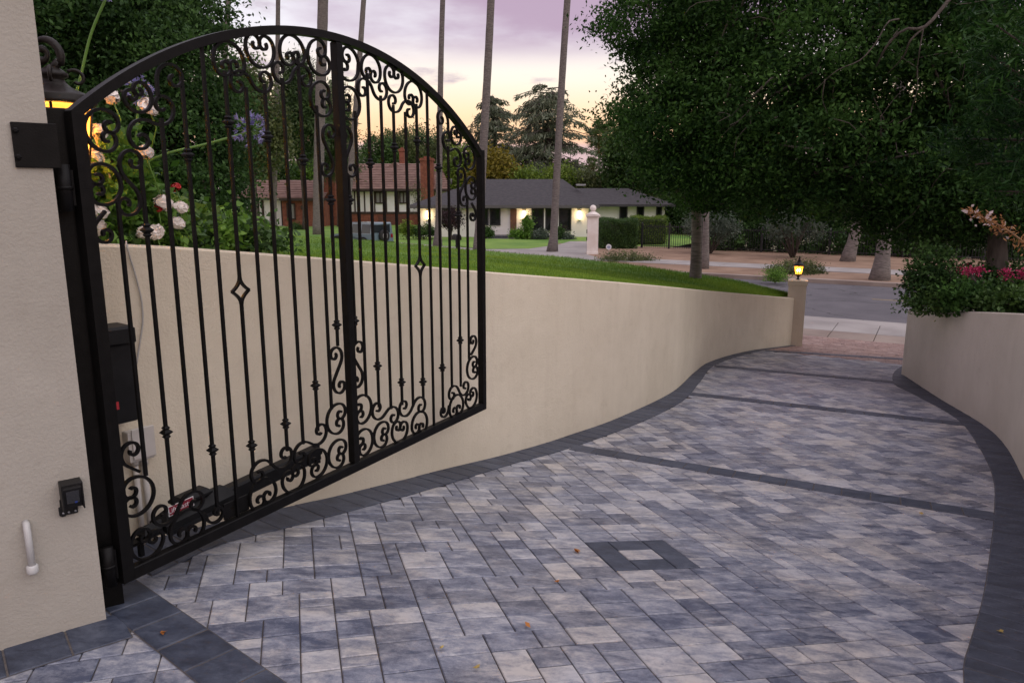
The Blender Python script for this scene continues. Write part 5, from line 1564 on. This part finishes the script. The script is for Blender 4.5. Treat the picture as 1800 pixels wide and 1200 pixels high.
for i, (px, py, rx, ry, lf, lab_) in enumerate(((925, 318, 22, 12, LIME, 'yellow green bush peeping over the left of the roof ridge'), (985, 314, 26, 14, LIME, 'yellow green bush above the hip of the grey roof'), (1035, 322, 34, 16, OLIVEB, 'olive bush behind the sloping hip of the grey roof'), (1075, 325, 30, 18, HEDGE, 'dark bush behind the wing roof'))):
    bgtree('tall_bush', lab_, px, py, rx, ry, 69, lf, n=60, group='bushes behind the grey roof', size=.25)
bgtree('dense_tree', 'dense green tree closing the gap at the end of the wing', 1200, 365, 44, 48, 60, HEDGE, n=160, size=.24)
bgtree('dense_tree', 'dark green tree behind the oak trunk and iron gate', 1255, 360, 46, 56, 58, OAKL, n=170, size=.24)
# far tree belt that closes the horizon
P, T, C = crown([(Vector((x, 175 + rng.uniform(-12, 12), FAR_Z + 3.6 + rng.uniform(-.8, 1.6))), (9, 8, 5.0)) for x in range(-170, 230, 11)], 1500, 34, 2.0)
stuff(leaves('far_woods', P, .95, HEDGE, None, asp=.55, tone=T, up=.3), 'distant belt of trees along the horizon')

# --- dark planting behind the fence across the street
P, T, C = [], [], []
bl = []
for b_ in np.arange(bM + 1.0, bM + 36, 1.6):
    for n_, zz, hz_ in ((FN + 1.1, .55, .8), (FN + 1.9, 1.2, 1.7), (FN + 2.6, 2.4, 1.9), (FN + 3.6, 3.8, 1.9)):
        p = S(n_, b_ + random.uniform(-.5, .5), FAR_Z + zz + random.uniform(-.2, .4)); bl.append((p, (1.5, 1.3, hz_)))
base = S(FN + 2.6, bM + 12, wpz)
P, T, C = crown(bl, 2900, 62, .42)
hd = thing('tall_hedge', 'tall dark hedge behind the long iron fence', 'hedge', tuple(base))
leaves('foliage', P, .19, OAKL, hd, asp=.5, tone=T, up=.3, loc=base)
mb = MB()
for b_ in np.arange(bM + 1.5, bM + 35, 2.4):
    p = S(FN + 2.8, b_, FAR_Z); mb.tube([p, p + Vector((.2, .1, 1.6)), p + Vector((.1, .3, 3.4))], [.09, .07, .04], n=6)
stuff(part(mb, 'stem', BARK_D, hd))
# clipped hedges either side of the gate
def clipped(label, pxs, y0, y1, D, depth, leafm, n, size=.07, ang=None):
    a, b_ = GP(pxs[0], y1, wpz), GP(pxs[1], y1, wpz)
    if D: a, b_ = V(pxs[0], y1, D), V(pxs[1], y1, D); a.z = b_.z = wpz
    zt = V(pxs[0], y0, a.y).z
    c = (a + b_) / 2; t = thing('clipped_hedge', label, 'hedge', (c.x, c.y, wpz))
    d_ = (b_ - a); ln = d_.length; d_ = d_ / ln; nn = Vector((-d_.y, d_.x, 0))
    f = rng.integers(0, 3, n); u_ = rng.uniform(0, 1, n); v_ = rng.uniform(0, 1, n); h_ = rng.uniform(0, 1, n)
    dz = zt - wpz
    # leaves on the front, top and ends of the clipped block
    wq = np.where(f == 1, v_, np.where(f == 2, v_, 0.0)); hq = np.where(f == 1, 1.0, h_); uq = np.where(f == 2, (u_ > .5) * 1.0, u_)
    sh = rng.normal(size=(n, 3)) * .05
    wob = .06 * np.sin(uq * ln * 3) + .05 * np.sin(hq * 7 + uq * 5)
    P = np.array(tuple(a)) + np.outer(uq * ln, tuple(d_)) + np.outer(wq * depth + wob, tuple(nn)) + np.outer(hq * (dz + .05 * np.sin(uq * ln * 4)), (0, 0, 1)) + sh
    leaves('foliage', P, size, leafm, t, asp=.55, up=.3, loc=t.location, tone=rng.uniform(0, 1, n) * (.5 + .5 * np.sin(uq * ln * 5 + hq * 6) ** 2))
    mb = MB(); cc = c + nn * (depth / 2); mb.box((cc.x, cc.y, wpz + dz / 2 - .06), (ln - .15, depth - .15, dz - .12), rz=math.atan2(d_.y, d_.x), bev=.1); part(mb, 'shade_core', mat('hedge_shade', (.012, .02, .008), (.03, .045, .018), scale=12, rough=1), t)  # dark block among the leaves, the hedge's inner shade painted as colour
    return t
clipped('square clipped dark green hedge beside the white ball pillar', (1056, 1119), 388, 437, None, 2.2, HEDGE, 15000)
clipped('low bright yellow green hedge behind the iron gate', (1112, 1172), 383, 425, 46.5, 1.6, LIME, 7000)

# shrubs across the street
def shrub_px(name, label, px, py, rx, ry, D, leafm, z=None, n=60, per=45, size=.08, cr_=.22, group=None, cat='shrub', stems=5, asp=.5, r=.02):
    c = V(px, py, D); base = Vector((c.x, c.y, FAR_Z + .1 if z is None else z))
    bl = [PB(px, py, D, rx * .7, ry * .8), PB(px - rx * .5, py + ry * .25, D, rx * .5, ry * .65), PB(px + rx * .5, py + ry * .25, D, rx * .5, ry * .65)]
    return shrub(name, label, base, bl, leafm, ncl=n, per=per, cr_=cr_, size=size, group=group, cat=cat, stems=stems, asp=asp, r=r)
shrub_px('low_shrub', 'low straggling shrub on the verge below the white ball pillar', 1102, 456, 56, 15, 35, OLIVEB, n=130)
shrub_px('low_shrub', 'low rounded shrub on the kerb behind the lit pillar lantern', 1398, 472, 55, 17, 29.5, OLIVEB, n=130, size=.07)
shrub_px('low_shrub', 'small bright green shrub left of the lit pillar', 1365, 484, 18, 8, 26.5, GREEN, n=40, size=.06)
for (px, py, rx, ry, D, lab_) in ((1250, 400, 46, 40, 39, 'grey green oleander behind the oak trunk'), (1398, 398, 56, 44, 36.5, 'grey green multi stem shrub behind the lit pillar'), (1595, 400, 52, 48, 38, 'grey green shrub to the right of the swollen palm')):
    b = V(px, py, D); base = Vector((b.x, b.y, wpz))
    bl = [PB(px, py - ry * .2, D, rx * .8, ry * .6), PB(px - rx * .5, py, D, rx * .5, ry * .6), PB(px + rx * .5, py, D, rx * .5, ry * .6)]
    t = shrub('oleander', lab_, base, bl, GREY, ncl=150, per=46, cr_=.3, size=.13, asp=.28, group='grey green shrubs by the fence', stems=12, r=.045)
# garden of the grey house
for (px, py, rx, ry, lf, lab_, nm) in ((949, 413, 14, 9, GREY, 'round grey green bush before the front windows', 'round_bush'), (995, 419, 12, 9, GREY, 'rounded silvery bush at the corner of the drive', 'round_bush'), (915, 411, 22, 8, GREEN, 'leafy green bed left of the front windows', 'leafy_bush'), (980, 409, 9, 8, HEDGE, 'dark green bush under the right window', 'leafy_bush'), (855, 408, 10, 7, HEDGE, 'small bush by the porch step', 'leafy_bush'), (745, 405, 22, 10, HEDGE, 'dark bushes along the left end of the white house', 'leafy_bush'), (716, 401, 12, 10, LIME, 'yellow green strappy bush left of the white house', 'leafy_bush'), (520, 402, 14, 10, HEDGE, 'round dark bush by the brick porch', 'round_bush'), (927, 392, 5, 14, GREEN, 'upright young shrub beside the door light', 'leafy_bush')):
    shrub_px(nm, lab_, px, py, rx, ry, 52 if px > 700 else 66, lf, n=55, size=.13, cr_=.26, group='garden bushes across the street')
b = V(793, 385, 51); 
tree('maple_tree', 'small purple leaved tree in front of the white house', (b.x, b.y, FAR_Z), [PB(785, 383, 51, 16, 14), PB(803, 380, 51, 14, 14), PB(793, 392, 51, 20, 8)], .06, PURPLEL, ncl=60, per=36, cr_=.28, size=.13, limbs=8)
b = V(735, 350, 70)
tree('bare_tree', 'small brown twiggy tree against the brick chimney', (b.x, b.y, FAR_Z), [PB(733, 345, 70, 12, 24)], .06, OLIVEB, ncl=24, per=14, cr_=.5, size=.16, limbs=14)

# ------------------------------------------------------------------ flower bed on the left wall
mb = MB(); vs = []
NBED = max(i for i, p in enumerate(LBACK) if proj((p.x, p.y, ltop[i])) and proj((p.x, p.y, ltop[i]))[0] < 455) + 1
for i in range(0, NBED):
    p, t_ = LBACK[i], ltop[i]
    for k, dz in ((0.02, -.02), (.5, .05), (1.4, .06), (2.6, -.04)):
        q = p + Vector((-.55, .83, 0)) * k; vs.append((q.x, q.y, t_ + dz - k * .03))
mb.add(vs, [(i * 4 + k, i * 4 + k + 1, (i + 1) * 4 + k + 1, (i + 1) * 4 + k) for i in range(NBED - 1) for k in range(3)], smooth=True)
struct(mb.build('flower_bed', SOIL), 'dark soil of the flower bed on top of the left wall')
def bed(px, py, rx, ry, D, leafm, lab_, nm='leafy_shrub', n=40, per=28, size=.06, asp=.6, cr_=.10):
    c = V(px, py, D); z = V(px, interp(px, LT_X, LT_Y), D).z - .1
    bl = [PB(px, py, D, rx * .8, ry * .8, .22), PB(px - rx * .5, py + ry * .3, D, rx * .5, ry * .6, .2), PB(px + rx * .5, py + ry * .3, D, rx * .5, ry * .6, .2)]
    return shrub(nm, lab_, (c.x, c.y, min(z, c.z - .05)), bl, leafm, ncl=n, per=per, cr_=cr_, size=size, asp=asp, cat='shrub', group='plants of the flower bed', up=.7, stems=9, r=.008)
bed(205, 310, 44, 95, 3.95, GREEN, 'tall leafy rose bush lit by the wall lantern', 'rose_bush', n=95, per=24, size=.06)
bed(245, 385, 45, 40, 4.2, GREEN, 'leafy bush with white roses at the left end of the bed', 'rose_bush', n=50, per=22)
bed(320, 400, 42, 34, 4.5, LIME, 'pale green broad leaved plant below the red bloom', n=34, per=18, size=.085)
bed(375, 405, 40, 32, 4.8, GREEN, 'bright green leafy plant near the diamond bar', n=44, per=22, size=.06)
bed(425, 415, 38, 28, 5.1, GREEN, 'bright green bush near the right end of the bed', n=46, per=22, size=.05)
bed(468, 425, 26, 24, 5.5, HEDGE, 'small dark leaved bush at the right end of the bed', n=34, per=22, size=.05)
bed(290, 375, 60, 30, 5.2, HEDGE, 'dark bush at the back of the flower bed', n=60, per=26, size=.06)

def front(px):
    return min((p for p in LBACK if p.y > 3.4), key=lambda p: abs((proj((p.x, p.y, 1.3)) or (0, 0))[0] - px))
for i, px in enumerate((190, 240, 290, 340, 390, 440)):
    p = front(px); yt = interp(px, LT_X, LT_Y)
    bed(px, yt - 14, 34, 15, p.y + .14, (GREEN, HEDGE)[i % 2], 'low leafy edging plant on the wall top, ' + ('beside the hinge stile', 'under the two white roses', 'left of the middle bars', 'behind the middle bars', 'left of the diamond bar', 'right of the diamond bar')[i], 'edging_plant', n=36, per=24, size=.05)
ROSEW = mat('white_petal', (.78, .70, .64), (.86, .80, .74), rough=.6, scale=9)
ROSER = mat('red_petal', (.35, .01, .012), (.5, .02, .02), rough=.5, scale=9)
STEMG = mat('green_stem', (.09, .20, .03), (.14, .27, .045), rough=.5, scale=9)
def flower(label, px, py, D, r, m, nm='white_rose', rows=3):
    c = V(px, py, D - .22 if py > 340 else D - .06); r *= .98; rows += 1
    t = thing(nm, label, 'flower', tuple(c), 0, 'blooms in the flower bed')
    mb = MB(); N_ = 44 if rows > 3 else 20
    for k in range(N_):                                    # ruffled petals packed round a ball
        zf = 1 - 1.62 * (k + .5) / N_; ph = k * 2.39996; sr = math.sqrt(max(0, 1 - zf * zf))
        d_ = Vector((sr * math.cos(ph), sr * math.sin(ph), zf)).normalized()
        u_ = d_.cross(Vector((.1, .2, 1))).normalized(); v_ = d_.cross(u_)
        tw = random.uniform(0, 6.28); uu = u_ * math.cos(tw) + v_ * math.sin(tw); vv = d_.cross(uu)
        tilt = random.uniform(.15, .75); ax_ = (d_ * math.cos(tilt) + uu * math.sin(tilt)); bx_ = (uu * math.cos(tilt) - d_ * math.sin(tilt))
        o_ = d_ * r * (.55 + random.uniform(-.06, .12)); w_ = r * random.uniform(.42, .58)
        g_ = []
        for i in range(3):
            for j in range(3):
                x_, y_ = i - 1, j - 1
                rr = 1.0 if (i == 1 or j == 1) else .74
                g_.append(o_ + bx_ * (w_ * x_ * rr) + vv * (w_ * y_ * rr) + ax_ * (w_ * (.30 - .30 * (x_ * x_ + y_ * y_) * .5 + .5 * max(0, x_) * random.uniform(.2, .8))))
        mb.add(g_, [(0, 1, 4, 3), (1, 2, 5, 4), (3, 4, 7, 6), (4, 5, 8, 7)], smooth=True)
    o = mb.build('petals', m, t, fix=False); stuff(o)
    o.scale = (1, 1, .8); o.rotation_euler = (random.uniform(.5, 1.0), random.uniform(-.4, .4), random.random() * 6)
    mb = MB(); mb.tube([(0, 0, -.01), (random.uniform(-.02, .02), .03, -.10), (random.uniform(-.05, .05), .06, -.22)], .004, n=5); mb.build('stem', STEMG, t)
for i, (px, py, D, r, lab_) in enumerate(((262, 188, 3.95, .055, 'white rose glowing under the arch left of the second scroll'), (197, 172, 3.9, .045, 'white rose just below the arch near the hinge'), (176, 232, 3.85, .045, 'pale rose lit by the lantern beside the hinge stile'), (166, 275, 3.85, .05, 'cream rose lit orange by the lantern'), (256, 268, 3.95, .045, 'white rose at the right edge of the lit bush'), (175, 372, 3.9, .05, 'cream rose low beside the hinge stile'), (172, 400, 3.9, .05, 'lowest cream rose beside the hinge stile'),
        (287, 357, 4.15, .055, 'white rose left of a bar under the red bloom'), (318, 364, 4.2, .04, 'small white rose right of a bar under the red bloom'), (312, 392, 4.2, .045, 'white bloom low among pale green leaves'), (255, 410, 4.05, .05, 'white rose touching the wall top, left of the collar'), (274, 408, 4.05, .052, 'white rose touching the wall top, right of the collar'))):
    flower(lab_, px, py, D, r, ROSEW)
flower('bright red flower on a stalk above the white roses', 309, 329, 4.25, .032, ROSER, 'red_flower', 2)
flower('dark red bud beside the white roses', 279, 366, 4.15, .026, ROSER, 'red_flower', 2)
AGA = mat('violet_petal', (.20, .19, .42), (.36, .34, .58), rough=.5, scale=20)
def agapanthus(label, path, head, D, R_):
    pts = [V(x, y, d_) for x, y, d_ in path]; b = pts[0]
    t = thing('agapanthus', label, 'flower', tuple(b), 0, 'agapanthus stalks of the flower bed')
    mb = MB(); mb.tube(smooth(pts, 20), .0068, n=8); part(mb, 'stem', STEMG, t)
    c = V(head[0], head[1], D); st = MB(); fl_ = MB()
    for i in range(46):
        d_ = Vector(rng.normal(size=3)); d_.normalize(); e = c + d_ * R_ * random.uniform(.75, 1.05)
        st.tube([c, e], .0022, n=3)
        s_ = d_.cross(Vector((.3, .2, 1))).normalized(); u_ = d_.cross(s_)
        for k in range(5):
            a = 2 * PI * k / 5; q = s_ * math.cos(a) + u_ * math.sin(a); w2 = s_ * -math.sin(a) + u_ * math.cos(a)
            l_ = R_ * .42
            fl_.add([e, e + d_ * l_ * .5 + q * l_ * .2 + w2 * l_ * .13, e + d_ * l_ * .8 + q * l_ * .55, e + d_ * l_ * .5 + q * l_ * .2 - w2 * l_ * .13], [(0, 1, 2, 3)])
    stuff(part(st, 'flower_stalks', STEMG, t)); stuff(part(fl_, 'petals', AGA, t, fix=False))
agapanthus('violet agapanthus on a stalk leaning right, behind the middle bars', [(245, 305, 4.0), (262, 284, 4.02), (300, 268, 4.05), (360, 254, 4.1), (425, 236, 4.15)], (440, 228), 4.15, .078)
agapanthus('violet agapanthus head just under the arch near the hinge', [(235, 300, 4.05), (240, 230, 4.05), (244, 165, 4.05)], (246, 160), 4.05, .06)
agapanthus('tall green agapanthus stalk rising out of the picture at upper left', [(120, 330, 3.95), (128, 200, 3.95), (143, 130, 3.95), (160, 60, 3.95), (185, 0, 3.95), (190, -16, 3.95)], (192, -22), 3.95, .06)

# pale cane that leans behind the lantern
mb = MB(); mb.tube([V(165, 235, 3.8), V(190, 300, 3.8), V(207, 365, 3.82)], .006, n=6)
tag(mb.build('garden_cane', mat('cane', (.55, .45, .28), (.62, .52, .34), scale=9)), 'thin pale cane leaning in the flower bed, lit by the lantern', 'cane')

# ------------------------------------------------------------------ planting on the right wall
def rbed(px, py, rx, ry, D, leafm, lab_, nm='leafy_shrub', n=50, per=30, size=.05, asp=.55, cr_=.11, group='shrubs on the right wall', rd=.3):
    c = V(px, py, D); z = V(px, 553, D).z - .015
    bl = [PB(px, py, D, rx * .8, ry * .8, rd), PB(px - rx * .5, py + ry * .3, D, rx * .5, ry * .6, rd * .8), PB(px + rx * .5, py + ry * .3, D, rx * .5, ry * .6, rd * .8)]
    return shrub(nm, lab_, (c.x + .38, c.y + .1, min(z, c.z - .05)), bl, leafm, ncl=n, per=per, cr_=cr_, size=size, asp=asp, group=group, up=.6, stems=10, r=.008)
rbed(1640, 480, 48, 58, 9.6, OAKL, 'dark trailing shrub at the street end of the right wall', 'trailing_shrub', n=130, size=.055, cr_=.14)
rbed(1640, 532, 52, 18, 9.4, HEDGE, 'low green plants on the end of the right wall', n=60)
rbed(1700, 520, 42, 26, 9.0, OAKD, 'green geranium clump in the middle of the right wall', 'geranium', n=60, size=.06)  # both geraniums use darker leaves, the tree's shade put into the colour
rbed(1760, 522, 48, 28, 8.6, HEDGE, 'green geranium clump at the right edge', 'geranium', n=66, size=.06)
rbed(1700, 490, 60, 40, 10.0, OAKL, 'dark shrub behind the geraniums', n=110, size=.055)
rbed(1790, 495, 50, 40, 9.8, OAKL, 'dark shrub right of the oak trunk', n=90, size=.055)
P, T, C = crown([((p.x + .75, p.y - .08, t_ + .08), (.55, .35, .20)) for p, t_ in list(zip(RBACK, RT))[8:74:5]] + [((p.x + 2.0, p.y - .2, t_ + .18), (.8, .5, .32)) for p, t_ in list(zip(RBACK, RT))[8:74:7]], 420, 34, .13)
stuff(leaves('ground_cover', P, .06, HEDGE, None, asp=.55, tone=T, up=.6), 'leafy ground cover on the soil behind the right wall')
PINK = leafmat('pink_petal', (.35, .02, .08), (.6, .06, .18), trans=.3)
for (px, py, rx, lab_) in ((1712, 474, 24, 'pink flowers left of the oak trunk'), (1784, 480, 22, 'pink flowers right of the oak trunk')):
    rbed(px, py, rx, 7, 9.2, PINK, lab_, 'pink_flowers', n=17, per=14, size=.034, cr_=.06, rd=.15)
# flower spike that reaches in from the right
SPK = leafmat('spike_bract', (.22, .09, .03), (.42, .22, .09), trans=.3); SPW = leafmat('spike_flower', (.5, .4, .4), (.72, .62, .6), trans=.3)
pts = smooth([V(1812, 436, 5.0), V(1770, 404, 5.0), V(1730, 384, 5.0), V(1700, 368, 5.0)], 30)
fs_ = thing('flower_spike', 'orange and white flower spike reaching in from the right edge', 'flower', tuple(pts[0]))
mb = MB(); mb.tube(pts, [.008 - .005 * i / 30 for i in range(30)], n=6); part(mb, 'stem', mat('spike_stem', (.2, .11, .05), (.3, .17, .08), scale=9), fs_)
mb = MB(); mb.tube([pts[0], pts[0] + Vector((.12, .05, -.2)), pts[0] + Vector((.2, .2, -.6))], .009, n=6); part(mb, 'lower_stem', STEMG, fs_)
A_ = np.array([tuple(p) for p in pts]); k_ = rng.integers(0, 30, 260)
_b = leaves('bracts', A_[k_] + rng.normal(size=(260, 3)) * np.interp(k_, [0, 29], [.035, .014])[:, None], .035, SPK, fs_, asp=.3, loc=fs_.location); stuff(_b)
k_ = rng.integers(8, 29, 34)
_b = leaves('white_flowers', A_[k_] + rng.normal(size=(34, 3)) * .022, .034, SPW, fs_, asp=.6, loc=fs_.location); stuff(_b)

# fallen leaves on the pavers
FALL = [leafmat('fallen_leaf', (.30, .10, .02), (.45, .18, .04), trans=.1), leafmat('fallen_yellow_leaf', (.35, .25, .08), (.5, .38, .12), trans=.1)]
for (px, py, s_, m, lab_) in ((1013, 971, .045, 0, 'curled orange leaf lying near the dark paver square'), (837, 1177, .04, 1, 'yellow leaf on the pavers at the lower middle'), (775, 1142, .03, 1, 'small pale leaf on a light paver'), (925, 1103, .03, 0, 'tiny brown leaf on the pavers'), (979, 1025, .025, 0, 'tiny dark leaf beside a paver joint'), (1757, 1113, .04, 1, 'yellow leaf on the dark right border'), (1618, 905, .03, 1, 'small leaf near the first dark cross band'), (286, 1116, .03, 0, 'brown leaf on the dark stripe near the gate post')):
    p = G(px, py)
    o = leaves('fallen_leaf', np.array([[p.x, p.y, p.z + .012], [p.x + .006, p.y, p.z + .016]]), s_, FALL[m], None, asp=.5, up=3.0)
    tag(o, lab_, 'leaf', 'fallen leaves on the drive')
